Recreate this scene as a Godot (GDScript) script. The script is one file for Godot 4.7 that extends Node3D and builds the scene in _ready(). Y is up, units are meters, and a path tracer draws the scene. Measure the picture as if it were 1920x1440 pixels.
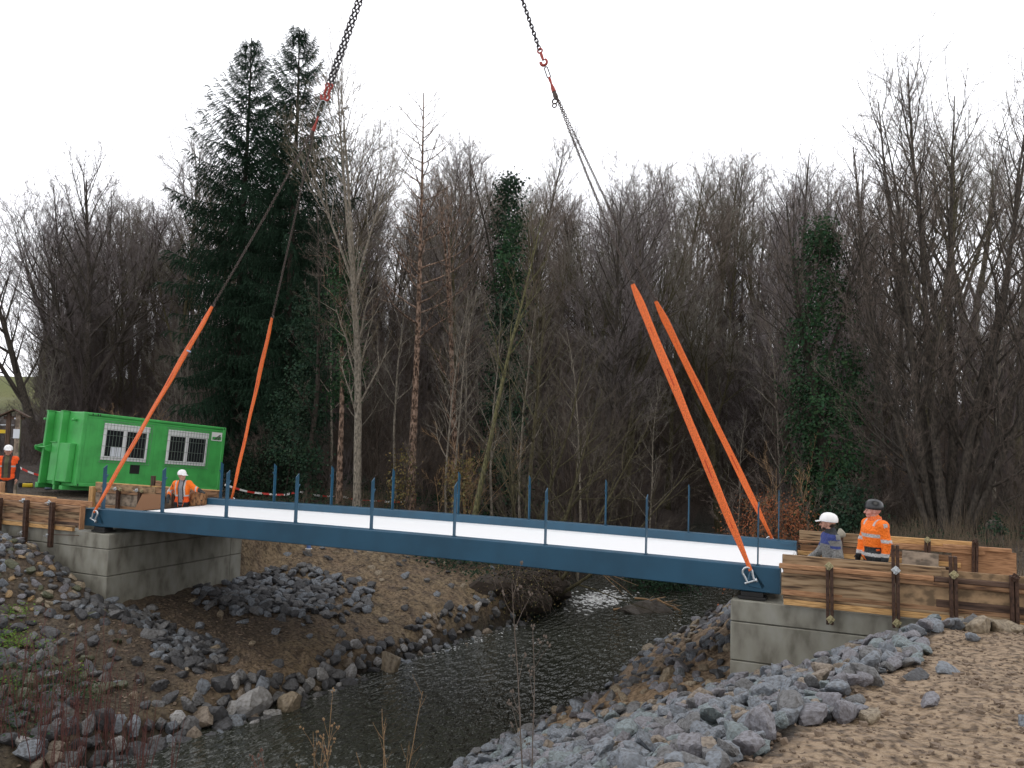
extends Node3D
# A blue steel footbridge being lowered onto two concrete abutments over a winter stream.
# World axes: x runs along the bridge, z across it towards the photographer, y = 0 is the top of the girders.

const WATER := -3.5
var rng := RandomNumberGenerator.new()
var names := {}
var M := {}
var eye := Vector3(1.0995, 1.9596, 13.3782)
var eye_basis := Basis()
var n_big := FastNoiseLite.new()
var n_mid := FastNoiseLite.new()
var n_small := FastNoiseLite.new()


func R(a: float, b: float) -> float:
	return rng.randf_range(a, b)


func V(x: float, y: float, z: float) -> Vector3:
	return Vector3(x, y, z)


# ---------------------------------------------------------------- meshes
class MB:
	var v := PackedVector3Array()
	var n := PackedVector3Array()
	var c := PackedColorArray()
	var u := PackedVector2Array()
	var i := PackedInt32Array()
	var colored := false
	var col := Color(1, 1, 1)

	func vert(p: Vector3, nn: Vector3, uv := Vector2.ZERO) -> int:
		v.append(p)
		n.append(nn)
		u.append(uv)
		if colored:
			c.append(col)
		return v.size() - 1

	func poly(pts: Array, out: Vector3, uvs := []) -> void:
		# convex polygon, turned so that it faces along out
		var nn: Vector3 = (pts[1] - pts[0]).cross(pts[2] - pts[0])
		if nn.length_squared() < 1e-16 and pts.size() > 3:
			nn = (pts[2] - pts[0]).cross(pts[3] - pts[0])
		nn = nn.normalized()
		var flip := nn.dot(out) < 0.0
		if flip:
			nn = -nn
		var b := v.size()
		for k in pts.size():
			vert(pts[k], nn, uvs[k] if uvs.size() else Vector2.ZERO)
		for k in range(1, pts.size() - 1):
			i.append(b)
			if flip:
				i.append(b + k)
				i.append(b + k + 1)
			else:
				i.append(b + k + 1)
				i.append(b + k)

	func box(xf: Transform3D, s: Vector3, bev := 0.0, off := Vector2.ZERO) -> void:
		var h := s * 0.5
		bev = minf(bev, minf(h.x, minf(h.y, h.z)) * 0.45)
		var la := 0
		if s.y > s[la]:
			la = 1
		if s.z > s[la]:
			la = 2
		var P := func(sg: Vector3, ax: int) -> Vector3:
			var p := Vector3(sg.x * h.x, sg.y * h.y, sg.z * h.z)
			for a in 3:
				if a != ax:
					p[a] -= sg[a] * bev
			return p
		var add := func(pts: Array, out: Vector3) -> void:
			var q := []
			var uv := []
			var oa := -1
			for a in 3:
				if a != la and (oa < 0 or absf(out[a]) < absf(out[oa])):
					oa = a
			if absf(out[la]) > 0.8:
				for p: Vector3 in pts:
					q.append(xf * p)
					uv.append(Vector2(p[(la + 1) % 3], p[(la + 2) % 3]) + off)
			else:
				for p: Vector3 in pts:
					q.append(xf * p)
					uv.append(Vector2(p[la], p[oa]) + off)
			poly(q, xf.basis * out, uv)
		for a in 3:
			var b := (a + 1) % 3
			var d := (a + 2) % 3
			for sg in [-1.0, 1.0]:
				var pts := []
				for q in [[-1.0, -1.0], [1.0, -1.0], [1.0, 1.0], [-1.0, 1.0]]:
					var sv := Vector3.ZERO
					sv[a] = sg
					sv[b] = q[0]
					sv[d] = q[1]
					pts.append(P.call(sv, a))
				var out := Vector3.ZERO
				out[a] = sg
				add.call(pts, out)
		if bev <= 0.0:
			return
		for a in 3:
			var b := (a + 1) % 3
			var d := (a + 2) % 3
			for sb in [-1.0, 1.0]:
				for sd in [-1.0, 1.0]:
					var s0 := Vector3.ZERO
					s0[a] = -1.0
					s0[b] = sb
					s0[d] = sd
					var s1 := s0
					s1[a] = 1.0
					var out := Vector3.ZERO
					out[b] = sb
					out[d] = sd
					add.call([P.call(s0, b), P.call(s1, b), P.call(s1, d), P.call(s0, d)], out)
		for sx in [-1.0, 1.0]:
			for sy in [-1.0, 1.0]:
				for sz in [-1.0, 1.0]:
					var sv := Vector3(sx, sy, sz)
					add.call([P.call(sv, 0), P.call(sv, 1), P.call(sv, 2)], sv)

	func tube(pts: PackedVector3Array, rad: PackedFloat32Array, sides: int, caps := true, flat := 1.0, ref0 := Vector3.ZERO) -> void:
		var t := (pts[1] - pts[0]).normalized()
		var ref := ref0 if ref0 != Vector3.ZERO else (t.cross(Vector3(0.31, 0.2, 0.93)) if absf(t.dot(Vector3(0.31, 0.2, 0.93))) < 0.95 else t.cross(Vector3.RIGHT))
		var b0 := v.size()
		var ln := 0.0
		var m := pts.size()
		for k in m:
			if k > 0 and k < m - 1:
				t = (pts[k + 1] - pts[k - 1]).normalized()
			elif k == m - 1:
				t = (pts[k] - pts[k - 1]).normalized()
			ref = (ref - t * ref.dot(t)).normalized()
			var bi := t.cross(ref)
			if k > 0:
				ln += pts[k].distance_to(pts[k - 1])
			for j in sides + 1:
				var an := TAU * j / sides
				var nn := ref * cos(an) + bi * sin(an)
				vert(pts[k] + (ref * cos(an) + bi * sin(an) * flat) * rad[k], nn, Vector2(float(j) / sides, ln))
		var w := sides + 1
		for k in m - 1:
			for j in sides:
				var a := b0 + k * w + j
				i.append_array(PackedInt32Array([a, a + w + 1, a + 1, a, a + w, a + w + 1]))
		if caps:
			for e in [0, m - 1]:
				var pp := []
				for j in sides:
					pp.append(v[b0 + e * w + j])
				poly(pp, (pts[0] - pts[1]) if e == 0 else (pts[m - 1] - pts[m - 2]))

	func cone(a: Vector3, b: Vector3, r: float) -> void:
		var t := (b - a).normalized()
		var ref := t.cross(Vector3(0.57, 0.13, 0.81)).normalized()
		var bi := t.cross(ref)
		var b0 := v.size()
		for j in 3:
			var an := TAU * j / 3.0
			var nn := ref * cos(an) + bi * sin(an)
			v.append(a + nn * r)
			n.append(nn)
		v.append(b)
		n.append(t)
		i.append_array(PackedInt32Array([b0, b0 + 3, b0 + 1, b0 + 1, b0 + 3, b0 + 2, b0 + 2, b0 + 3, b0]))

	func lathe(prof: Array, sides: int, xf: Transform3D, squash := Vector3.ONE) -> void:
		# prof: Vector2(radius, height), from the bottom up
		var b0 := v.size()
		for k in prof.size():
			var p: Vector2 = prof[k]
			var q0: Vector2 = prof[maxi(k - 1, 0)]
			var q1: Vector2 = prof[mini(k + 1, prof.size() - 1)]
			var tg := (q1 - q0).normalized()
			for j in sides + 1:
				var an := TAU * j / sides
				var nn := Vector3(cos(an) * tg.y, -tg.x, -sin(an) * tg.y)
				vert(xf * (Vector3(cos(an) * p.x, p.y, -sin(an) * p.x) * squash), (xf.basis * nn).normalized(), Vector2(float(j) / sides * 3.0, p.y))
		var w := sides + 1
		for k in prof.size() - 1:
			for j in sides:
				var a := b0 + k * w + j
				i.append_array(PackedInt32Array([a, a + w + 1, a + 1, a, a + w, a + w + 1]))

	func mesh() -> ArrayMesh:
		var arr := []
		arr.resize(Mesh.ARRAY_MAX)
		arr[Mesh.ARRAY_VERTEX] = v
		arr[Mesh.ARRAY_NORMAL] = n
		if u.size() == v.size():
			arr[Mesh.ARRAY_TEX_UV] = u
		if c.size() == v.size():
			arr[Mesh.ARRAY_COLOR] = c
		arr[Mesh.ARRAY_INDEX] = i
		var am := ArrayMesh.new()
		am.add_surface_from_arrays(Mesh.PRIMITIVE_TRIANGLES, arr)
		return am


# ---------------------------------------------------------------- nodes
func numbered(called: String) -> String:
	if names.has(called):
		names[called] += 1
		return "%s_%03d" % [called, names[called]]
	names[called] = 0
	return called


func tag(o: Node3D, label: String, category: String, group := "") -> Node3D:
	o.set_meta("label", label)
	o.set_meta("category", category)
	if group:
		o.set_meta("group", group)
	return o


func thing(called: String, label: String, category: String, at := Vector3.ZERO, b := Basis(), group := "") -> Node3D:
	var o := Node3D.new()
	o.name = numbered(called)
	add_child(o, true)
	o.transform = Transform3D(b, at)
	return tag(o, label, category, group)


func part(called: String, mesh: Mesh, m: Material, parent: Node, xf := Transform3D()) -> MeshInstance3D:
	var o := MeshInstance3D.new()
	o.name = called if parent != self else numbered(called)
	o.mesh = mesh
	o.material_override = m
	parent.add_child(o, true)
	o.transform = xf
	return o


func struct(called: String, mesh: Mesh, m: Material) -> MeshInstance3D:
	var o := part(called, mesh, m, self)
	o.set_meta("kind", "structure")
	return o


func copies(called: String, mesh: Mesh, m: Material, parent: Node, xfs: Array, cols := []) -> MultiMeshInstance3D:
	var mm := MultiMesh.new()
	mm.transform_format = MultiMesh.TRANSFORM_3D
	mm.use_colors = cols.size() > 0
	mm.mesh = mesh
	mm.instance_count = xfs.size()
	for k in xfs.size():
		mm.set_instance_transform(k, xfs[k])
		if cols.size():
			mm.set_instance_color(k, cols[k])
	var o := MultiMeshInstance3D.new()
	o.name = called if parent != self else numbered(called)
	o.multimesh = mm
	o.material_override = m
	o.set_meta("kind", "stuff")
	parent.add_child(o, true)
	return o


func bx(s: Vector3, bev := 0.0) -> ArrayMesh:
	var m := MB.new()
	m.box(Transform3D(), s, bev, Vector2(R(0, 5), R(0, 5)))
	return m.mesh()


func T(p: Vector3, b := Basis()) -> Transform3D:
	return Transform3D(b, p)


func look(dir: Vector3, roll := 0.0) -> Basis:
	# basis whose y axis points along dir
	var y := dir.normalized()
	var x := y.cross(Vector3(0.12, 0.33, 0.93)).normalized()
	var z := x.cross(y)
	return Basis(x, y, z) * Basis(Vector3.UP, roll)


func tilt(d: Vector3, ang: float, az: float) -> Vector3:
	# d turned away from itself by ang, towards azimuth az
	d = d.normalized()
	var x := d.cross(Vector3.UP if absf(d.y) < 0.95 else Vector3.RIGHT).normalized()
	var z := d.cross(x)
	return (d * cos(ang) + (x * cos(az) + z * sin(az)) * sin(ang)).normalized()


# ---------------------------------------------------------------- materials
func noise_tex(sd: int, freq: float, stops: Array, cols: Array, oct := 4, kind := FastNoiseLite.TYPE_SIMPLEX_SMOOTH, px := 512) -> NoiseTexture2D:
	var f := FastNoiseLite.new()
	f.seed = sd
	f.noise_type = kind
	f.frequency = freq
	f.fractal_octaves = oct
	var t := NoiseTexture2D.new()
	t.width = px
	t.height = px
	t.seamless = true
	t.noise = f
	if cols.size():
		var g := Gradient.new()
		g.offsets = PackedFloat32Array(stops)
		g.colors = PackedColorArray(cols)
		t.color_ramp = g
	return t


func grey(a: float) -> Color:
	return Color(a, a, a)


func mat(called: String, lin: Color, rough := 0.8, metal := 0.0) -> StandardMaterial3D:
	var m := StandardMaterial3D.new()
	m.resource_name = called
	m.albedo_color = lin.linear_to_srgb()
	m.roughness = rough
	m.metallic = metal
	M[called] = m
	return m


func textured(m: StandardMaterial3D, tex: Texture2D, scale: Vector3, world := false, bump: Texture2D = null, bump_cm := 0.0) -> StandardMaterial3D:
	m.albedo_texture = tex
	m.uv1_triplanar = true
	m.uv1_world_triplanar = world
	m.uv1_scale = scale
	if bump:
		m.heightmap_enabled = true
		m.heightmap_texture = bump
		m.heightmap_scale = bump_cm
	return m


func make_materials() -> void:
	var fine := noise_tex(3, 0.018, [0.0, 0.35, 0.6, 1.0], [grey(0.55), grey(0.8), grey(0.93), grey(1.0)], 5)
	var blotch := noise_tex(9, 0.008, [0.2, 0.45, 0.7, 0.9], [grey(0.62), grey(0.84), grey(0.95), grey(1.0)], 4)
	var dirt := noise_tex(21, 0.02, [0.15, 0.4, 0.62, 0.85], [Color(0.42, 0.39, 0.37), Color(0.8, 0.78, 0.76), Color(0.97, 0.96, 0.95), Color(1, 1, 1)], 6)
	var lumps := noise_tex(5, 0.022, [], [], 6)
	var paint := noise_tex(15, 0.007, [0.1, 0.5, 0.9], [grey(0.88), grey(0.96), grey(1.0)], 5)
	var grain := noise_tex(31, 0.03, [0.1, 0.4, 0.6, 0.9], [Color(0.68, 0.64, 0.6), Color(0.87, 0.85, 0.82), Color(0.95, 0.94, 0.92), Color(1, 1, 1)], 5)
	var stain := noise_tex(37, 0.012, [0.12, 0.32, 0.5, 0.8], [Color(0.42, 0.38, 0.35), Color(0.74, 0.7, 0.66), Color(0.91, 0.89, 0.86), Color(1, 1, 1)], 6)
	var bark := noise_tex(41, 0.03, [0.2, 0.45, 0.65, 0.85], [Color(0.5, 0.5, 0.5), Color(0.75, 0.75, 0.72), Color(0.92, 0.92, 0.9), Color(1, 1, 1)], 5)
	var flakes := noise_tex(43, 0.028, [0.3, 0.45, 0.55, 0.7], [Color(0.3, 0.28, 0.26), Color(0.6, 0.55, 0.5), Color(0.95, 0.92, 0.9), Color(1, 1, 1)], 4, FastNoiseLite.TYPE_CELLULAR)
	# ground
	var g := textured(mat("soil", Color(1, 1, 1), 0.92), dirt, V(0.8, 0.8, 0.8), true, lumps, 5.0)
	g.vertex_color_use_as_albedo = true
	# water
	var w := mat("river_water", Color(0.034, 0.037, 0.027), 0.06)
	w.metallic_specular = 0.55
	w.uv1_triplanar = true
	w.uv1_world_triplanar = true
	w.uv1_scale = V(0.3, 0.3, 0.13)
	w.heightmap_enabled = true
	w.heightmap_texture = noise_tex(77, 0.03, [], [], 4)
	w.heightmap_scale = 16.0
	mat("foam", Color(0.75, 0.77, 0.78), 0.6)
	# steel, straps
	var blue := textured(mat("blue_paint", Color(0.016, 0.08, 0.142), 0.4), paint, V(0.3, 0.3, 0.3), true)
	blue.metallic_specular = 0.5
	mat("deck_white", Color(0.86, 0.87, 0.88), 0.5)
	textured(mat("sling_orange", Color(0.97, 0.185, 0.03), 0.65), fine, V(4, 4, 4))
	mat("sling_print", Color(0.45, 0.03, 0.008), 0.7)
	mat("galvanised", Color(0.55, 0.58, 0.6), 0.35, 0.6)
	mat("chain_steel", Color(0.055, 0.05, 0.055), 0.5, 0.4)
	mat("chain_rust", Color(0.085, 0.066, 0.056), 0.6, 0.3)
	mat("red_paint", Color(0.36, 0.05, 0.036), 0.5)
	mat("bearing_black", Color(0.015, 0.015, 0.015), 0.8)
	# concrete
	textured(mat("concrete", Color(0.29, 0.285, 0.25), 0.85), noise_tex(51, 0.012, [0.1, 0.35, 0.6, 0.9], [Color(0.74, 0.73, 0.7), Color(0.88, 0.87, 0.85), Color(0.95, 0.95, 0.93), Color(1, 1, 1)], 7), V(0.45, 0.22, 0.45), true, lumps, 0.25)
	# timber
	for q in [["fresh_timber", Color(0.66, 0.4, 0.17), grain], ["brown_timber", Color(0.34, 0.2, 0.11), stain], ["old_timber", Color(0.37, 0.26, 0.155), stain], ["dark_timber", Color(0.11, 0.065, 0.045), stain], ["plywood", Color(0.42, 0.275, 0.15), blotch], ["grey_board", Color(0.36, 0.285, 0.215), blotch], ["orange_board", Color(0.46, 0.25, 0.13), grain]]:
		var t: StandardMaterial3D = mat(q[0], q[1], 0.75)
		t.albedo_texture = q[2]
		t.uv1_scale = V(0.22, 2.4, 1) if q[2] != blotch else V(0.8, 1.2, 1)
		t.heightmap_enabled = true
		t.heightmap_texture = grain
		t.heightmap_scale = 0.25
	textured(mat("rusty_steel", Color(0.085, 0.045, 0.03), 0.7, 0.2), stain, V(2, 2, 2))
	mat("brass_plate", Color(0.34, 0.3, 0.17), 0.5, 0.3)
	mat("log_wood", Color(0.3, 0.15, 0.06), 0.7).albedo_texture = stain
	# container
	textured(mat("green_paint", Color(0.068, 0.45, 0.1), 0.5), paint, V(0.4, 0.4, 0.4))
	mat("window_white", Color(0.78, 0.79, 0.8), 0.4)
	var gl := mat("window_glass", Color(0.02, 0.022, 0.025), 0.06)
	gl.metallic_specular = 0.5
	mat("wire", Color(0.2, 0.26, 0.22), 0.5, 0.5)
	mat("black", Color(0.012, 0.012, 0.012), 0.7)
	mat("paper", Color(0.7, 0.74, 0.8), 0.8)
	mat("sign_grey", Color(0.07, 0.07, 0.065), 0.6)
	mat("yellow", Color(0.75, 0.5, 0.02), 0.5)
	mat("tool_red", Color(0.6, 0.06, 0.03), 0.5)
	mat("tool_blue", Color(0.05, 0.09, 0.2), 0.5)
	mat("pale_blue", Color(0.32, 0.4, 0.55), 0.5)
	mat("tube_blue", Color(0.1, 0.18, 0.42), 0.5)
	mat("tape_white", Color(0.8, 0.8, 0.8), 0.5)
	mat("tape_red", Color(0.62, 0.04, 0.03), 0.5)
	mat("helmet_white", Color(0.85, 0.85, 0.86), 0.3)
	mat("helmet_black", Color(0.008, 0.009, 0.011), 0.3)
	mat("hair", Color(0.03, 0.02, 0.014), 0.8)
	mat("rag", Color(0.3, 0.28, 0.23), 0.9)
	var cl := mat("person", Color(1, 1, 1), 0.75)
	cl.uv1_triplanar = true
	cl.uv1_scale = V(2.6, 1.6, 2.6)
	cl.heightmap_enabled = true
	cl.heightmap_texture = lumps
	cl.heightmap_scale = 3.0
	cl.vertex_color_use_as_albedo = true
	# stones
	var pebbled := noise_tex(61, 0.014, [0.2, 0.45, 0.65, 0.9], [Color(0.66, 0.64, 0.62), Color(0.86, 0.86, 0.86), Color(0.95, 0.96, 0.97), Color(1, 1, 1)], 5)
	for q in [["slate_blue", Color(0.19, 0.208, 0.232)], ["slate_violet", Color(0.205, 0.198, 0.215)], ["slate_grey", Color(0.145, 0.143, 0.143)], ["slate_dark", Color(0.07, 0.07, 0.074)], ["stone_tan", Color(0.3, 0.24, 0.165)], ["stone_pale", Color(0.36, 0.35, 0.34)], ["stone_ochre", Color(0.34, 0.22, 0.1)], ["stone_moss", Color(0.085, 0.09, 0.045)], ["slate_green", Color(0.19, 0.225, 0.23)], ["stone_brown", Color(0.25, 0.2, 0.15)], ["wet_rock", Color(0.075, 0.062, 0.05)]]:
		textured(mat(q[0], q[1], 0.6), pebbled, V(0.9, 0.9, 0.9), false, lumps, 0.6)
	# bark, twigs, leaves
	for q in [["bark_dark", Color(0.085, 0.07, 0.058), bark], ["bark_pale", Color(0.33, 0.29, 0.245), bark], ["bark_red", Color(0.33, 0.235, 0.18), flakes], ["bark_moss", Color(0.2, 0.19, 0.09), bark], ["bark_olive", Color(0.12, 0.105, 0.055), bark], ["bark_spruce", Color(0.07, 0.055, 0.045), bark]]:
		textured(mat(q[0], q[1], 0.9), q[2], V(0.9, 0.35, 0.9), false, lumps, 2.5)
	mat("twig_violet", Color(0.16, 0.135, 0.135), 0.8)
	mat("twig_brown", Color(0.135, 0.105, 0.085), 0.8)
	mat("twig_rust", Color(0.15, 0.075, 0.055), 0.8)
	mat("twig_dark", Color(0.085, 0.069, 0.05), 0.8)
	mat("scrub", Color(0.125, 0.095, 0.062), 0.9)
	mat("thicket_brown", Color(0.075, 0.056, 0.043), 0.8)
	mat("thicket_violet", Color(0.08, 0.063, 0.06), 0.8)
	mat("twig_grey", Color(0.16, 0.145, 0.12), 0.8)
	mat("twig_olive", Color(0.13, 0.1, 0.06), 0.8)
	mat("twig_red", Color(0.12, 0.045, 0.038), 0.7)
	mat("twig_tan", Color(0.3, 0.19, 0.1), 0.8)
	for q in [["needle", Color(0.026, 0.055, 0.034)], ["ivy_green", Color(0.026, 0.06, 0.029)], ["ivy_dark", Color(0.02, 0.042, 0.026)], ["bright_leaf", Color(0.085, 0.16, 0.035)], ["dry_leaf", Color(0.2, 0.082, 0.042)], ["tan_leaf", Color(0.15, 0.125, 0.06)], ["litter", Color(0.13, 0.09, 0.065)], ["grass_dry", Color(0.26, 0.21, 0.11)]]:
		var lm: StandardMaterial3D = mat(q[0], q[1], 0.85)
		lm.metallic_specular = 0.25
		lm.vertex_color_use_as_albedo = true
		lm.backlight_enabled = true
		lm.backlight = Color(0.25, 0.25, 0.2)


# ---------------------------------------------------------------- the lie of the land
func lin(t: float, xs: Array, ys: Array) -> float:
	if t <= xs[0]:
		return ys[0]
	for k in range(1, xs.size()):
		if t <= xs[k]:
			return lerpf(ys[k - 1], ys[k], (t - xs[k - 1]) / (xs[k] - xs[k - 1]))
	return ys[-1]


const LZ := [-60.0, -48.0, -42.0, -22.0, -15.0, -12.0, -8.5, -6.2, -3.6, -0.4, 0.8, 2.8, 4.0, 8.0, 20.0, 60.0]
const LX := [14.0, 0.0, -8.8, -8.2, -8.6, -7.9, -8.1, -8.5, -9.0, -9.3, -9.45, -10.0, -10.1, -10.2, -13.0, -28.0]
const RZ := [-60.0, -50.0, -44.0, -36.0, -17.0, -11.8, -9.3, -7.2, -5.5, -3.7, -1.5, 0.0, 0.9, 4.0, 6.0, 9.0, 20.0, 60.0]
const RX := [22.0, 8.0, -1.8, -2.4, -2.0, -2.5, -3.0, -3.55, -3.8, -3.9, -4.5, -4.62, -4.65, -5.1, -5.7, -6.6, -8.5, -22.0]


func xl(z: float) -> float:
	return lin(z, LZ, LX)


func xr(z: float) -> float:
	return lin(z, RZ, RX)


func xe(z: float) -> float:
	return lin(z, [-2.0, 0.2, 1.4, 3.6, 5.0, 6.5, 7.8, 10.0, 14.0], [3.2, 2.7, 2.1, 1.55, 1.25, 0.85, 0.55, -0.2, -1.5])


func ye(z: float) -> float:
	return lin(z, [-2.0, 0.5, 1.4, 3.5, 5.0, 8.0, 13.0, 30.0], [-0.55, -0.48, -0.42, -0.32, -0.22, 0.02, 0.34, 0.7])


func hill(x: float, z: float) -> float:
	var h := 0.0
	if z < -12.0:
		h += 0.07 * (-z - 12.0)
	if x < -27.0:
		h += 0.06 * (-x - 27.0)
	var back := maxf(0.0, -z - 24.0)
	h += 0.26 * minf(back, 46.0) * lin(x, [-60.0, -45.0, -30.0, -5.0, 12.0, 30.0], [0.05, 0.35, 0.95, 0.7, 0.3, 0.25])
	h += smoothstep(8.0, 24.0, back) * (0.9 * sin(x * 0.17 + 1.0) + 0.6 * sin(x * 0.41))
	return minf(h, 15.0)


func smooth_height(x: float, z: float) -> float:
	var l := xl(z) - x
	var r := x - xr(z)
	if l <= 0.0 and r <= 0.0:
		return maxf(WATER - 0.6, WATER - 0.05 - 0.35 * minf(-l, -r))
	if l > 0.0:
		var down := lin(l, [0.0, 0.5, 2.5, 4.8, 6.5, 8.2], [-3.55, -3.1, -2.6, -1.95, -0.86, -0.5])
		var under := lin(l, [0.0, 0.5, 5.2, 8.0], [-3.55, -3.1, -2.08, -1.9])
		var up := lin(l, [0.0, 0.35, 1.1, 3.5, 6.0, 8.5, 11.0], [-3.55, -2.8, -2.45, -2.0, -1.6, -1.2, -1.12])
		if x < -14.7 and z < -0.1 and z > -3.9:
			return -1.0
		var a := smoothstep(-0.4, 0.7, z)
		var b := smoothstep(-4.0, -8.0, z)
		var h := lerpf(under, down, a) if z > -2.0 else lerpf(under, up, b)
		if z < -2.0 and x < -14.3:
			h = lerpf(h, -0.75 + 0.02 * (z + 4.0), smoothstep(-14.3, -15.0, x) * smoothstep(-3.9, -4.3, z))
		if x < -19.0:
			h = lerpf(h, -0.5, smoothstep(-19.0, -21.0, x) * smoothstep(-12.0, -9.0, z))
		return h + hill(x, z) * smoothstep(6.0, 12.0, l)
	if x > -0.5 and z < -0.1 and z > -3.9:
		return -0.95
	var e := xe(z)
	var y1 := ye(z)
	var hd := 0.0
	var f := r / maxf(e - xr(z), 0.5)
	if f < 1.0:
		hd = lerpf(WATER - 0.05, y1, f) + 0.25 * (smoothstep(0.0, 0.06, f) * (1.0 - f))
	else:
		hd = y1 + minf(x - e, 8.0) * 0.015
	var hu := lin(r, [0.0, 1.2, 3.0, 4.2], [-3.55, -2.85, -2.0, -1.75])
	var hb := lin(r, [0.0, 0.5, 3.2, 5.6, 9.0], [-3.55, -2.9, -1.3, -0.6, -0.5])
	var h2 := hd
	if z < 0.6:
		h2 = lerpf(hd, hu, smoothstep(0.6, -0.3, z))
	if z < -2.6:
		h2 = lerpf(hu, hb, smoothstep(-2.6, -4.4, z))
	return h2 + hill(x, z) * smoothstep(4.0, 9.0, r)


func H(x: float, z: float) -> float:
	var h := smooth_height(x, z)
	var wet := 1.0 if (x > xl(z) and x < xr(z)) else 0.0
	if wet > 0.0:
		return h
	var pit := (x < -14.7 or x > -0.5) and z < 0.3 and z > -4.3
	var k := 0.15 if pit else 1.0
	if z < -0.3 and z > -9.0 and x > -4.0 and x < -0.5:
		k = 1.8
	elif z > 0.5 and x > xe(z) + 0.1:
		k = 0.62
	return h + k * (0.16 * n_big.get_noise_2d(x, z) + 0.07 * n_mid.get_noise_2d(x, z) + 0.05 * n_small.get_noise_2d(x, z))


func ground_color(x: float, z: float, h: float) -> Color:
	var a := n_mid.get_noise_2d(x * 0.6 + 40.0, z * 0.6) * 0.5 + 0.5
	var b := n_small.get_noise_2d(x * 0.9 + 11.0, z * 0.9) * 0.5 + 0.5
	var sand := Color(0.335, 0.25, 0.168)
	var wet := Color(0.095, 0.068, 0.05)
	var humus := Color(0.06, 0.046, 0.036)
	var olive := Color(0.29, 0.225, 0.135)
	var c := sand.lerp(wet, clampf((b - 0.56) * 2.4, 0.0, 0.8))
	var l := xl(z) - x
	var r := x - xr(z)
	if l > 0.0:
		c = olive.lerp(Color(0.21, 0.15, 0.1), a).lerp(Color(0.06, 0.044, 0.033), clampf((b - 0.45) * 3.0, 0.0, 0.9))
		c = c.lerp(Color(0.075, 0.056, 0.042), 0.75 * smoothstep(-6.0, -2.5, z) * smoothstep(-9.8, -11.5, x))  # shade under the bridge and by the left abutment, painted into the soil
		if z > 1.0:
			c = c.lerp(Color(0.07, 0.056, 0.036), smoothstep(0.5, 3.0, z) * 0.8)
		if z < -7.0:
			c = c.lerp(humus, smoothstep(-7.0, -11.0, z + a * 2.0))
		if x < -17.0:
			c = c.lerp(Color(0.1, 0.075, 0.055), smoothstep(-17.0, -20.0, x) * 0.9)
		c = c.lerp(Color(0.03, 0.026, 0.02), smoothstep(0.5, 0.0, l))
	elif r > 0.0:
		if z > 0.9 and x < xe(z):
			c = c.lerp(Color(0.04, 0.033, 0.027), 0.92)  # soil darkened under the riprap: shade between the stones painted into the colour
		elif r < 3.6 and z > -0.5:
			c = c.lerp(Color(0.27, 0.185, 0.105), 0.55)
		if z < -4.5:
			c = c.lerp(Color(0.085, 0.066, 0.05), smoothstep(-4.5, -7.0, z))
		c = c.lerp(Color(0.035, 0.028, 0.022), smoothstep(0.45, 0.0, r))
	else:
		return Color(0.03, 0.028, 0.02)
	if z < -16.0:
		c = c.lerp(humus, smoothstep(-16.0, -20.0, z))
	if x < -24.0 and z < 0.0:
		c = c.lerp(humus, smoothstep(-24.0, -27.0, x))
	var mead := smoothstep(-58.0, -66.0, x + 0.25 * (z + 50.0))
	if x < -40.0:
		c = c.lerp(Color(0.17, 0.21, 0.065).lerp(Color(0.21, 0.2, 0.08), a), mead)
	return c


func steps(parts: Array) -> PackedFloat32Array:
	# [from, to, step] runs joined into one row of grid lines
	var out := PackedFloat32Array()
	for p in parts:
		var t: float = p[0]
		while t < p[1] - 1e-4:
			out.append(t)
			t += p[2]
	out.append(parts[-1][1])
	return out


func build_ground() -> void:
	var xs := steps([[-400.0, -120.0, 40.0], [-120.0, -40.0, 4.0], [-40.0, -20.0, 0.8], [-20.0, 5.0, 0.11], [5.0, 12.0, 0.6], [12.0, 60.0, 4.0], [60.0, 400.0, 40.0]])
	var zs := steps([[-400.0, -120.0, 40.0], [-120.0, -40.0, 4.0], [-40.0, -14.0, 0.8], [-14.0, 10.0, 0.11], [10.0, 20.0, 0.7], [20.0, 60.0, 5.0], [60.0, 200.0, 35.0]])
	var nx := xs.size()
	var nz := zs.size()
	var m := MB.new()
	m.colored = true
	var hs := PackedFloat32Array()
	hs.resize(nx * nz)
	for k in nz:
		for j in nx:
			hs[k * nx + j] = H(xs[j], zs[k])
	for k in nz:
		for j in nx:
			var x := xs[j]
			var z := zs[k]
			var h := hs[k * nx + j]
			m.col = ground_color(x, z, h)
			var j0 := maxi(j - 1, 0)
			var j1 := mini(j + 1, nx - 1)
			var k0 := maxi(k - 1, 0)
			var k1 := mini(k + 1, nz - 1)
			var nn := Vector3(-(hs[k * nx + j1] - hs[k * nx + j0]) / (xs[j1] - xs[j0]), 1.0, -(hs[k1 * nx + j] - hs[k0 * nx + j]) / (zs[k1] - zs[k0])).normalized()
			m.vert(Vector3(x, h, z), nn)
	for k in nz - 1:
		for j in nx - 1:
			var a := k * nx + j
			m.i.append_array(PackedInt32Array([a, a + 1, a + nx + 1, a, a + nx + 1, a + nx]))
	m.u = PackedVector2Array()
	struct("ground", m.mesh(), M.soil)


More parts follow.
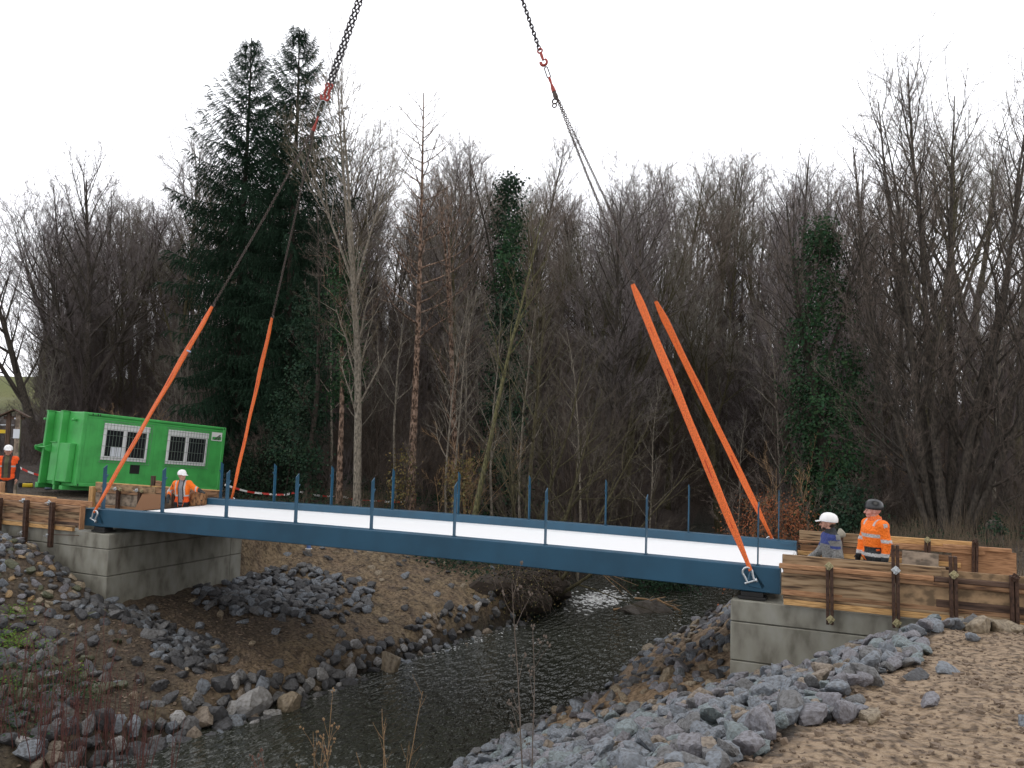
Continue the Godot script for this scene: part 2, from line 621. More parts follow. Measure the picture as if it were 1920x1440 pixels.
func build_water() -> void:
	var m := MB.new()
	var zs := steps([[-62.0, -12.0, 2.0], [-12.0, 12.0, 0.5], [12.0, 60.0, 4.0]])
	for z in zs:
		m.vert(Vector3(xl(z) - 0.5, WATER, z), Vector3.UP)
		m.vert(Vector3(xr(z) + 0.5, WATER, z), Vector3.UP)
	for k in zs.size() - 1:
		var a := k * 2
		m.i.append_array(PackedInt32Array([a, a + 1, a + 3, a, a + 3, a + 2]))
	struct("river", m.mesh(), M.river_water)


# ---------------------------------------------------------------- stones
func stone_mesh(flat: float, planes: int) -> ArrayMesh:
	# a broken stone: a ball of 162 points cut by random planes
	var ico := SphereMesh.new()
	var vs := []
	var t := (1.0 + sqrt(5.0)) / 2.0
	for p in [V(-1, t, 0), V(1, t, 0), V(-1, -t, 0), V(1, -t, 0), V(0, -1, t), V(0, 1, t), V(0, -1, -t), V(0, 1, -t), V(t, 0, -1), V(t, 0, 1), V(-t, 0, -1), V(-t, 0, 1)]:
		vs.append(p.normalized())
	var fs := [[0, 11, 5], [0, 5, 1], [0, 1, 7], [0, 7, 10], [0, 10, 11], [1, 5, 9], [5, 11, 4], [11, 10, 2], [10, 7, 6], [7, 1, 8], [3, 9, 4], [3, 4, 2], [3, 2, 6], [3, 6, 8], [3, 8, 9], [4, 9, 5], [2, 4, 11], [6, 2, 10], [8, 6, 7], [9, 8, 1]]
	for lev in 2:
		var nf := []
		var mid := {}
		for f in fs:
			var e := []
			for k in 3:
				var a: int = f[k]
				var b: int = f[(k + 1) % 3]
				var key := Vector2i(mini(a, b), maxi(a, b))
				if not mid.has(key):
					mid[key] = vs.size()
					vs.append((vs[a] + vs[b]).normalized())
				e.append(mid[key])
			nf.append([f[0], e[0], e[2]])
			nf.append([f[1], e[1], e[0]])
			nf.append([f[2], e[2], e[1]])
			nf.append([e[0], e[1], e[2]])
		fs = nf
	var cuts := []
	for k in planes:
		cuts.append([V(R(-1, 1), R(-1, 1), R(-1, 1)).normalized(), R(0.25, 0.46)])
	cuts.append([V(R(-0.2, 0.2), 1, R(-0.2, 0.2)).normalized(), R(0.3, 0.5)])
	cuts.append([V(R(-0.2, 0.2), -1, R(-0.2, 0.2)).normalized(), 0.45])
	var stretch := V(R(0.85, 1.25), flat, R(0.7, 1.0))
	var ps := []
	for d: Vector3 in vs:
		var q := 0.56
		for c in cuts:
			var dn: float = d.dot(c[0])
			if dn > 0.02:
				q = minf(q, c[1] / dn)
		ps.append(d * q * stretch * (1.0 + 0.03 * sin(d.x * 17.0 + d.y * 23.0 + d.z * 13.0)))
	var m := MB.new()
	for f in fs:
		var a: Vector3 = ps[f[0]]
		m.poly([a, ps[f[1]], ps[f[2]]], (a + ps[f[1]] + ps[f[2]]))
	m.u = PackedVector2Array()
	return m.mesh()


var stones_flat := []
var stones_block := []


func seen(p: Vector3) -> Vector3:
	# where a point falls in the photographer's frame (x, y in pixels of 1920 x 1440) and its distance: used only to rank stones by size
	var q := eye_basis.inverse() * (p - eye)
	if q.z > -0.5:
		return V(-999, -999, 1)
	return V(960.0 + 1513.1 * q.x / -q.z, 720.0 - 1513.1 * q.y / -q.z, -q.z)


func lay_stones(called: String, base: Vector3, inside: Callable, x0: float, x1: float, z0: float, z1: float, spacing: float, size: Callable, meshes: Array, mats: Array, lift := 0.18, most := 290, squareness := 1.0) -> void:
	# stones laid over a piece of bank: the largest in view are parts of their own, the rest one mass
	var o := Node3D.new()
	o.name = numbered(called)
	o.set_meta("kind", "structure")
	o.position = base
	add_child(o, true)
	var list := []
	var grid := {}
	var tries := int((x1 - x0) * (z1 - z0) / (spacing * spacing) * 9.0)
	for k in tries:
		var x := R(x0, x1)
		var z := R(z0, z1)
		var share: float = inside.call(x, z)
		if rng.randf() > share:
			continue
		var s: float = size.call(x, z) * R(0.6, 1.22)
		var gap := spacing * (s / maxf(size.call(x, z), 0.01)) * 0.78
		var cell := Vector2i(int(floor(x / spacing)), int(floor(z / spacing)))
		var ok := true
		for a in range(-2, 3):
			for b in range(-2, 3):
				for q in grid.get(cell + Vector2i(a, b), []):
					if Vector2(q[0] - x, q[1] - z).length() < (gap + q[2]) * 0.5:
						ok = false
		if not ok:
			continue
		if not grid.has(cell):
			grid[cell] = []
		grid[cell].append([x, z, gap])
		var y := H(x, z)
		var e := 0.3
		var nn := Vector3(-(smooth_height(x + e, z) - smooth_height(x - e, z)), 2.0 * e, -(smooth_height(x, z + e) - smooth_height(x, z - e))).normalized()
		var b := look(nn + V(R(-0.8, 0.8), R(-0.1, 0.3), R(-0.8, 0.8)), R(0, TAU))
		var p := Vector3(x, y + s * lift, z)
		var at := seen(p)
		if at.x < -80 or at.x > 2000 or at.y > 1530 or at.y < 0:
			continue
		list.append([s / at.z, T(p - base, b.scaled_local(V(s, s * R(0.8, 1.15), s))), rng.randi() % meshes.size(), rng.randi() % mats.size()])
	list.sort_custom(func(a, b): return a[0] > b[0])
	for k in mini(most, list.size()):
		part("stone", meshes[list[k][2]], M[mats[list[k][3]]], o, list[k][1])
	if list.size() > most:
		var sets := {}
		for k in range(most, list.size()):
			var key: String = mats[list[k][3]]
			if not sets.has(key):
				sets[key] = []
			sets[key].append(list[k][1])
		for key in sets:
			copies("small_stones", meshes[0], M[key], o, sets[key])


# ---------------------------------------------------------------- trees
var sprays := []


func make_spray(n: int, bend: float) -> ArrayMesh:
	# a bundle of fine winter twigs, one metre long, along y
	var m := MB.new()
	var pts := [Vector3.ZERO]
	var d := Vector3.UP
	for k in 4:
		d = (d + V(R(-bend, bend), 0.1, R(-bend, bend))).normalized()
		pts.append(pts[-1] + d * 0.25)
	for k in 4:
		m.cone(pts[k], pts[k + 1] + (pts[k + 1] - pts[k]) * 0.25, 0.0105 * (1.0 - 0.18 * k))
	for k in n:
		var t := R(0.05, 0.98) * 4.0
		var s := mini(int(t), 3)
		var p: Vector3 = pts[s].lerp(pts[s + 1], t - s)
		var dd := tilt((pts[s + 1] - pts[s]), R(0.45, 0.95), R(0, TAU))
		dd = (dd + Vector3.UP * 0.15).normalized()
		var L := R(0.25, 0.6) * (1.15 - t * 0.18)
		var mid := p + dd * L * 0.55
		var d2 := (dd + V(R(-0.3, 0.3), R(-0.1, 0.35), R(-0.3, 0.3))).normalized()
		m.cone(p, mid, 0.0072)
		m.cone(mid - dd * 0.03, mid + d2 * L * 0.5, 0.0056)
		m.cone(p + dd * L * 0.35, p + dd * L * 0.35 + tilt(dd, R(0.5, 0.9), R(0, TAU)) * L * 0.5, 0.0052)
	m.u = PackedVector2Array()
	return m.mesh()


func polyline(p: Vector3, d: Vector3, L: float, segs: int, wander: float, trop: float) -> PackedVector3Array:
	var out := PackedVector3Array([p])
	for k in segs:
		d = (d + V(R(-wander, wander), R(-wander, wander) + trop, R(-wander, wander))).normalized()
		p += d * L / segs
		out.append(p)
	return out


func radii(a: float, b: float, n: int) -> PackedFloat32Array:
	var out := PackedFloat32Array()
	for k in n:
		out.append(lerpf(a, b, pow(float(k) / (n - 1), 0.85)))
	return out


func along(pts: PackedVector3Array, t: float) -> Array:
	var f := clampf(t, 0.0, 0.999) * (pts.size() - 1)
	var k := int(f)
	return [pts[k].lerp(pts[k + 1], f - k), (pts[k + 1] - pts[k]).normalized()]


func grow(P: Dictionary) -> Array:
	# [bark mesh, twig mesh] of one bare tree standing at the origin
	var w := MB.new()
	var st := SurfaceTool.new()
	st.begin(Mesh.PRIMITIVE_TRIANGLES)
	var thick: float = P.get("thick", 1.0)
	var first := PackedVector3Array()
	for s in P.stems + P.get("forks", []):
		# a fork is [share of the first stem's length, angle, azimuth, length, radius]
		if s[0] is float:
			var f := along(first, s[0])
			s = [f[0] - f[1] * 0.05, tilt(f[1], s[1], s[2]), s[3], s[4]]
		var L: float = s[2]
		var r0: float = s[3]
		var pts := polyline(s[0], s[1], L, 14, P.get("wander", 0.05), P.get("stem_up", 0.02))
		if first.is_empty():
			first = pts
		var tip: float = s[4] if s.size() > 4 else 0.1
		var rr := radii(r0, maxf(r0 * tip, 0.01), 15)
		if s[0].y < 0.5:
			rr[0] *= 1.35
		w.tube(pts, rr, 9, false)
		var top: Array = along(pts, 0.998)
		st.append_from(sprays[0], 0, T(top[0], look(top[1]).scaled(Vector3.ONE * P.spray * 1.2)))
		var nl: int = P.limbs
		var az := R(0, TAU)
		for k in nl:
			var t := lerpf(P.bare, 0.97, pow((k + R(0.0, 0.9)) / nl, P.get("pack", 0.85)))
			az += 2.4 + R(-0.4, 0.4)
			var here := along(pts, t)
			var rt: float = lerpf(r0, r0 * tip, pow(t, 0.85))
			var d := tilt(here[1], lerpf(P.a0, P.a1, t) + R(-0.12, 0.12), az)
			var shape: float = P.shape.call((t - P.bare) / (1.0 - P.bare))
			var LL: float = P.spread * shape * R(0.7, 1.15)
			var lr := minf(rt * 0.6, LL * 0.016 + 0.006)
			var lp := polyline(here[0], d, LL, 7, P.get("crook", 0.12), P.trop)
			w.tube(lp, radii(lr, 0.008, 8), 5, false)
			var e := along(lp, 0.999)
			st.append_from(sprays[rng.randi() % sprays.size()], 0, T(e[0], look(e[1], R(0, TAU)).scaled(Vector3.ONE * P.spray)))
			var nb := maxi(2, int(LL * P.branches))
			for j in nb:
				var tb := lerpf(0.16, 0.97, (j + R(0.0, 0.9)) / nb)
				var hb := along(lp, tb)
				var bd: Vector3 = (tilt(hb[1], R(0.5, 0.95), R(0, TAU)) + Vector3.UP * P.get("lift", 0.2)).normalized()
				var BL := (LL * 0.42 * (1.1 - 0.6 * tb) + 0.35) * R(0.7, 1.2)
				var bp := polyline(hb[0], bd, BL, 4, 0.16, P.trop * 0.8)
				w.tube(bp, radii(minf(lr * 0.55, 0.02) * thick, 0.005, 5), 3, false)
				var ns := maxi(2, int(BL * P.sprays))
				for q in ns:
					var sp := along(bp, lerpf(0.2, 1.0, (q + R(0.2, 0.9)) / ns))
					var sd: Vector3 = (tilt(sp[1], R(0.2, 0.8), R(0, TAU)) + Vector3.UP * P.get("lift", 0.2)).normalized()
					st.append_from(sprays[rng.randi() % sprays.size()], 0, T(sp[0], look(sd, R(0, TAU)).scaled(Vector3.ONE * P.spray * R(0.6, 1.15))))
	w.u = PackedVector2Array()
	return [w.mesh(), st.commit()]


func tree(label: String, at: Vector2, P: Dictionary, bark: String, twig: String, group := "", category := "tree") -> Node3D:
	var g := grow(P)
	var o := thing("bare_tree" if category == "tree" else "shrub", label, category, V(at.x, H(at.x, at.y) - 0.15, at.y), Basis(), group)
	part("trunk", g[0], M[bark], o)
	part("crown", g[1], M[twig], o)
	return o


func again(o: Node3D, label: String, at: Vector2, turn: float, size: float, group := "") -> Node3D:
	var c: Node3D = o.duplicate()
	c.name = numbered(str(o.name).rstrip("0123456789").rstrip("_"))
	add_child(c, true)
	c.transform = Transform3D(Basis(Vector3.UP, turn).scaled(Vector3.ONE * size), V(at.x, H(at.x, at.y) - 0.15, at.y))
	c.set_meta("label", label)
	if group:
		c.set_meta("group", group)
	return c


var leaf_mesh: ArrayMesh


func make_leaf() -> ArrayMesh:
	var m := MB.new()
	var a := V(0, 0, 0)
	var tip := V(0, -0.1, 1.0)
	var l := V(-0.45, 0.12, 0.42)
	var r := V(0.45, 0.12, 0.42)
	m.poly([a, l, tip], V(-0.2, 1, 0))
	m.poly([a, tip, r], V(0.2, 1, 0))
	m.u = PackedVector2Array()
	return m.mesh()


func leaves(parent: Node3D, called: String, path: Array, radius: Callable, clumps: int, per: int, size: float, m: String, spread := 0.28) -> void:
	# leaves in clumps round a stem; path is in the parent's own axes
	var pv := PackedVector3Array(path)
	var xfs := []
	var cols := []
	for k in clumps:
		var t := rng.randf()
		var here := along(pv, t)
		var rr: float = radius.call(t)
		var d := tilt(here[1], PI / 2 + R(-0.3, 0.3), R(0, TAU))
		var c: Vector3 = here[0] + d * rr * sqrt(R(0.12, 1.0))
		var tone := R(0.6, 1.35)
		for j in per:
			var q := c + V(rng.randfn(), rng.randfn() * 0.8, rng.randfn()) * spread
			xfs.append(T(q, look(d + V(R(-0.6, 0.6), R(0.0, 0.9), R(-0.6, 0.6)), R(0, TAU)).scaled(Vector3.ONE * size * R(0.6, 1.4))))
			var g := tone * R(0.75, 1.3)
			cols.append(Color(g * R(0.85, 1.25), g, g * R(0.8, 1.1)))
	copies(called, leaf_mesh, M[m], parent, xfs, cols)


func needle_branch(L: float) -> ArrayMesh:
	# a spruce bough along z: a drooping limb with hanging side shoots set with needles
	var m := MB.new()
	var pts := PackedVector3Array()
	for k in 7:
		var t := k / 6.0
		pts.append(V(0.03 * sin(t * 5.0), -0.16 * L * sin(t * 2.3) + 0.05 * L * t * t, t * L))
	m.tube(pts, radii(0.028, 0.006, 7), 4, false)
	var ns := int(L * 15.0)
	for k in ns:
		var t := lerpf(0.1, 1.0, (k + rng.randf()) / ns)
		var h := along(pts, t)
		var side := 1.0 if k % 2 == 0 else -1.0
		var sl := (0.25 + 0.34 * sin(PI * clampf(t * 0.9 + 0.1, 0, 1))) * R(0.7, 1.25)
		var d := V(side * R(0.35, 1.0), R(-1.3, -0.1), R(0.2, 0.8)).normalized()
		if t > 0.93:
			d = V(side * 0.4, 0.1, 1.0).normalized()
		var p: Vector3 = h[0]
		var nn := int(sl * 64.0)
		for j in nn:
			var u := float(j) / nn
			var dd := (d + Vector3.DOWN * u * 0.7).normalized()
			var q := p + dd * sl * u
			var nd := tilt(dd, R(0.5, 1.0), R(0, TAU))
			var b0 := m.v.size()
			var wd := nd.cross(dd).normalized() * 0.016
			var nl := R(0.05, 0.1)
			var no := (nd.cross(wd)).normalized()
			for pt in [q - wd, q + wd, q + nd * nl + dd * 0.02]:
				m.v.append(pt)
				m.n.append(no)
			m.i.append_array(PackedInt32Array([b0, b0 + 1, b0 + 2]))
	m.u = PackedVector2Array()
	return m.mesh()


func spruce(label: String, at: Vector2, top: float, lean: Vector3, reach: Callable, boughs: Array) -> Node3D:
	var y := H(at.x, at.y) - 0.2
	var o := thing("spruce_tree", label, "tree", V(at.x, y, at.y))
	var hgt := top - y
	var w := MB.new()
	var pts := PackedVector3Array()
	for k in 13:
		var t := k / 12.0
		pts.append(V(lean.x * t + 0.06 * sin(t * 9.0), hgt * t, lean.z * t))
	w.tube(pts, radii(0.32, 0.02, 13), 9, false)
	w.u = PackedVector2Array()
	part("trunk", w.mesh(), M.bark_spruce, o)
	var sets := [[], [], []]
	var cols := [[], [], []]
	var t := 0.07
	while t < 1.0:
		var h := along(pts, t)
		var nb := 6
		for k in nb:
			var az := TAU * (k + R(-0.35, 0.35)) / nb + t * 37.0
			var L: float = reach.call(t, az) * R(0.72, 1.18)
			if L < 0.1:
				continue
			var s := L / 2.4
			var pitch := lerpf(0.34, -0.75, smoothstep(0.2, 1.0, t)) + R(-0.16, 0.16)
			var b := Basis(Vector3.UP, az) * Basis(Vector3.RIGHT, pitch) * Basis(Vector3.BACK, R(-0.3, 0.3))
			var q := rng.randi() % 3
			sets[q].append(T(h[0] + V(0, R(-0.15, 0.15), 0), b.scaled_local(V(clampf(s, 0.55, 1.15), clampf(s, 0.6, 1.25), s))))
			var g := R(0.7, 1.25)
			cols[q].append(Color(g, g, g))
		t += (0.33 + 0.1 * (1.0 - t)) / hgt
	for q in 3:
		copies("boughs", boughs[q], M.needle, o, sets[q], cols[q])
	return o


# ---------------------------------------------------------------- the bridge and what it hangs from
const SPAN := 15.21


func camber(x: float) -> float:
	return 0.05 * (1.0 - pow((x + SPAN * 0.5) / (SPAN * 0.5), 2.0))


func sweep(sec: Array, x0: float, x1: float, n: int, uvl := 1.0) -> ArrayMesh:
	# a section in (z, y) carried along x over the cambered line of the bridge
	var m := MB.new()
	var mid := Vector2.ZERO
	for q in sec:
		mid += q / sec.size()
	for k in n:
		var xa := lerpf(x0, x1, float(k) / n)
		var xb := lerpf(x0, x1, float(k + 1) / n)
		for j in sec.size():
			var p: Vector2 = sec[j]
			var q: Vector2 = sec[(j + 1) % sec.size()]
			var nn := Vector2(q.y - p.y, p.x - q.x)
			if nn.dot((p + q) * 0.5 - mid) < 0:
				nn = -nn
			m.poly([V(xa, p.y + camber(xa), p.x), V(xb, p.y + camber(xb), p.x), V(xb, q.y + camber(xb), q.x), V(xa, q.y + camber(xa), q.x)], V(0, nn.y, nn.x))
	for e in [x0, x1]:
		var pp := []
		for p in sec:
			pp.append(V(e, p.y + camber(e), p.x))
		m.poly(pp, V(-1 if e == x0 else 1, 0, 0))
	return m.mesh()


func rect(z0: float, z1: float, y0: float, y1: float, c := 0.012) -> Array:
	return [Vector2(z0 + c, y0), Vector2(z1 - c, y0), Vector2(z1, y0 + c), Vector2(z1, y1 - c), Vector2(z1 - c, y1), Vector2(z0 + c, y1), Vector2(z0, y1 - c), Vector2(z0, y0 + c)]


func prism(pts: Array, depth: Vector3) -> ArrayMesh:
	# a flat outline given thickness
	var m := MB.new()
	var c := Vector3.ZERO
	var far := []
	for p in pts:
		c += p / pts.size()
		far.append(p + depth)
	m.poly(pts, -depth)
	m.poly(far, depth)
	for k in pts.size():
		var a: Vector3 = pts[k]
		var b: Vector3 = pts[(k + 1) % pts.size()]
		var out := (b - a).cross(depth)
		if out.dot((a + b) * 0.5 - c) < 0:
			out = -out
		m.poly([a, b, b + depth, a + depth], out)
	return m.mesh()


func build_bridge() -> void:
	var o := thing("footbridge", "blue steel footbridge with white deck hanging in orange slings over the stream", "bridge")
	var near := part("girder", sweep(rect(-0.25, 0.0, -0.4, 0.0), -SPAN, 0.0, 16), M.blue_paint, o)
	var far := part("girder", sweep(rect(-3.98, -3.73, -0.4, 0.0), -SPAN, 0.0, 16), M.blue_paint, o)
	part("deck", sweep([Vector2(-3.728, -0.17), Vector2(-3.728, -0.27), Vector2(-0.252, -0.27), Vector2(-0.252, -0.17), Vector2(-0.4, -0.19), Vector2(-3.58, -0.19)], -SPAN + 0.05, -0.02, 16), M.deck_white, o)
	# the white sheet folded down over the right-hand end
	part("deck_apron", prism([V(-0.02, -0.175, -0.255), V(0.004, -0.19, -0.255), V(0.02, -0.3, -0.255), V(0.012, -0.36, -0.255), V(-0.018, -0.3, -0.255)], V(0, 0, -3.47)), M.deck_white, o)
	for k in 7:
		var x := -SPAN + 0.5 + k * (SPAN - 1.0) / 6.0
		part("cross_beam", bx(V(0.14, 0.12, 3.48), 0.008), M.blue_paint, o, T(V(x, -0.335 + camber(x), -1.99)))
	for e in [-SPAN + 0.03, -0.035]:
		part("end_plate", bx(V(0.02, 0.13, 3.48)), M.blue_paint, o, T(V(e, -0.337, -1.99)))
	part("end_bracket", bx(V(0.26, 0.06, 0.012)), M.blue_paint, o, T(V(-0.17, -0.035, -3.722)))
	for side in 2:
		var zc := -0.125 if side == 0 else -3.855
		var inn := -1.0 if side == 0 else 1.0
		for k in 9:
			var x := -0.347 - k * 1.8072
			var pp := [V(0, 0, -0.045 * inn), V(0, 0, 0.05 * inn), V(0, 1.0, 0.05 * inn), V(0, 0.93, -0.045 * inn)]
			var post := part("post", prism(pp, V(0.016, 0, 0)), M.blue_paint, o, T(V(x - 0.008, camber(x) - 0.002, zc), Basis(Vector3.BACK, R(-0.004, 0.004))))
			part("bracket", prism([V(0, 0.7, 0.049 * inn), V(0, 0.765, 0.095 * inn), V(0, 0.785, 0.095 * inn), V(0, 0.755, 0.049 * inn)], V(0.014, 0, 0)), M.blue_paint, post, T(V(0.001, 0, 0)))
			part("foot_weld", bx(V(0.05, 0.012, 0.12), 0.004), M.blue_paint, post, T(V(0.008, 0.008, 0.0)))
	# lifting lugs welded to the outer faces
	for q in [[-0.41, 0.0, 1.0], [-14.8, 0.0, 1.0], [-0.47, -3.98, -1.0], [-14.6, -3.98, -1.0]]:
		var z0: float = q[1]
		var s: float = q[2]
		part("lifting_lug", prism([V(q[0] - 0.02, -0.06, z0), V(q[0] + 0.16, -0.3, z0), V(q[0] + 0.12, -0.34, z0), V(q[0] - 0.05, -0.3, z0 + s * 0.085), V(q[0] - 0.07, -0.2, z0 + s * 0.1), V(q[0] - 0.05, -0.1, z0 + s * 0.08)], V(0.025, 0, 0)), M.blue_paint, o)
	for q in [[-14.75, "left"], [-0.42, "right"]]:
		for z in [-0.125, -3.855]:
			var pad := thing("bearing_pad", "black bearing pad under the %s %s end of the bridge" % ["near" if z > -2 else "far", q[1]], "bearing", V(q[0], -0.52, z))
			part("plate", bx(V(0.42, 0.04, 0.3), 0.004), M.bearing_black, pad, T(V(0, 0.022, 0)))
			part("block", bx(V(0.34, 0.07, 0.24), 0.006), M.bearing_black, pad, T(V(0, 0.078, 0)))


func strap(a: Vector3, b: Vector3, w: float, turn: float) -> MB:
	# one flattened orange round sling: two soft lobes side by side, drawn in at its ends
	var m := MB.new()
	var t := (b - a).normalized()
	var side := t.cross(V(-0.35, 0.1, 0.93)).normalized()
	var up := t.cross(side)
	var n := 26
	var rings := []
	for k in n + 1:
		var f := float(k) / n
		var ww := w * lerpf(0.42, 1.0, smoothstep(0.0, 0.16, f)) * lerpf(0.5, 1.0, smoothstep(1.0, 0.93, f)) * (1.0 + 0.06 * sin(f * 19.0 + turn * 3.0))
		var th := w * 0.34
		var ro := turn * (f - 0.3) + 0.08 * sin(f * 11.0)
		var s := side * cos(ro) + up * sin(ro)
		var q := up * cos(ro) - side * sin(ro)
		var c := a.lerp(b, f) + up * 0.006 * sin(f * 23.0)
		var ring := []
		for j in 20:
			var an := TAU * j / 20.0
			var lobe := 1.0 - 0.45 * exp(-pow(cos(an) / 0.28, 2.0))
			ring.append(c + s * cos(an) * ww + q * sin(an) * th * lobe)
		rings.append(ring)
	for k in n + 1:
		for j in 21:
			var jj := j % 20
			var dj: Vector3 = rings[k][(jj + 1) % 20] - rings[k][(jj + 19) % 20]
			var nn := dj.cross(t).normalized()
			if nn.dot(rings[k][jj] - a.lerp(b, float(k) / n)) < 0:
				nn = -nn
			m.vert(rings[k][jj], nn, Vector2(j / 20.0, k))
	for k in n:
		for j in 20:
			var p := k * 21 + j
			m.i.append_array(PackedInt32Array([p, p + 22, p + 1, p, p + 21, p + 22]))
	return m


func arc(c: Vector3, x: Vector3, y: Vector3, r: float, a0: float, a1: float, n: int) -> PackedVector3Array:
	var out := PackedVector3Array()
	for k in n + 1:
		var an := lerpf(a0, a1, float(k) / n)
		out.append(c + x * cos(an) * r + y * sin(an) * r)
	return out


func even(n: int, r: float) -> PackedFloat32Array:
	var out := PackedFloat32Array()
	out.resize(n)
	out.fill(r)
	return out


func link_mesh(L: float, w: float, r: float, seg := 5, sides := 5) -> ArrayMesh:
	# a chain link along y
	var m := MB.new()
	var pts := PackedVector3Array()
	var s := L * 0.5 - w * 0.5
	pts.append_array(arc(V(0, s, 0), Vector3.RIGHT, Vector3.UP, w * 0.5, 0.0, PI, seg))
	pts.append_array(arc(V(0, -s, 0), Vector3.RIGHT, Vector3.UP, w * 0.5, PI, TAU, seg))
	pts.append(pts[0])
	m.tube(pts, even(pts.size(), r), sides, false, 1.0, Vector3.BACK)
	return m.mesh()


func fine_chain(a: Vector3, b: Vector3, link: ArrayMesh, pitch: float) -> ArrayMesh:
	var st := SurfaceTool.new()
	st.begin(Mesh.PRIMITIVE_TRIANGLES)
	var n := int(a.distance_to(b) / pitch)
	for k in n:
		var f := (k + 0.5) / n
		var p := a.lerp(b, f) + Vector3.DOWN * 0.05 * sin(PI * f)
		st.append_from(link, 0, T(p, look(b - a, 0.5 + (PI / 2 if k % 2 else 0.0) + k * 0.03)))
	return st.commit()


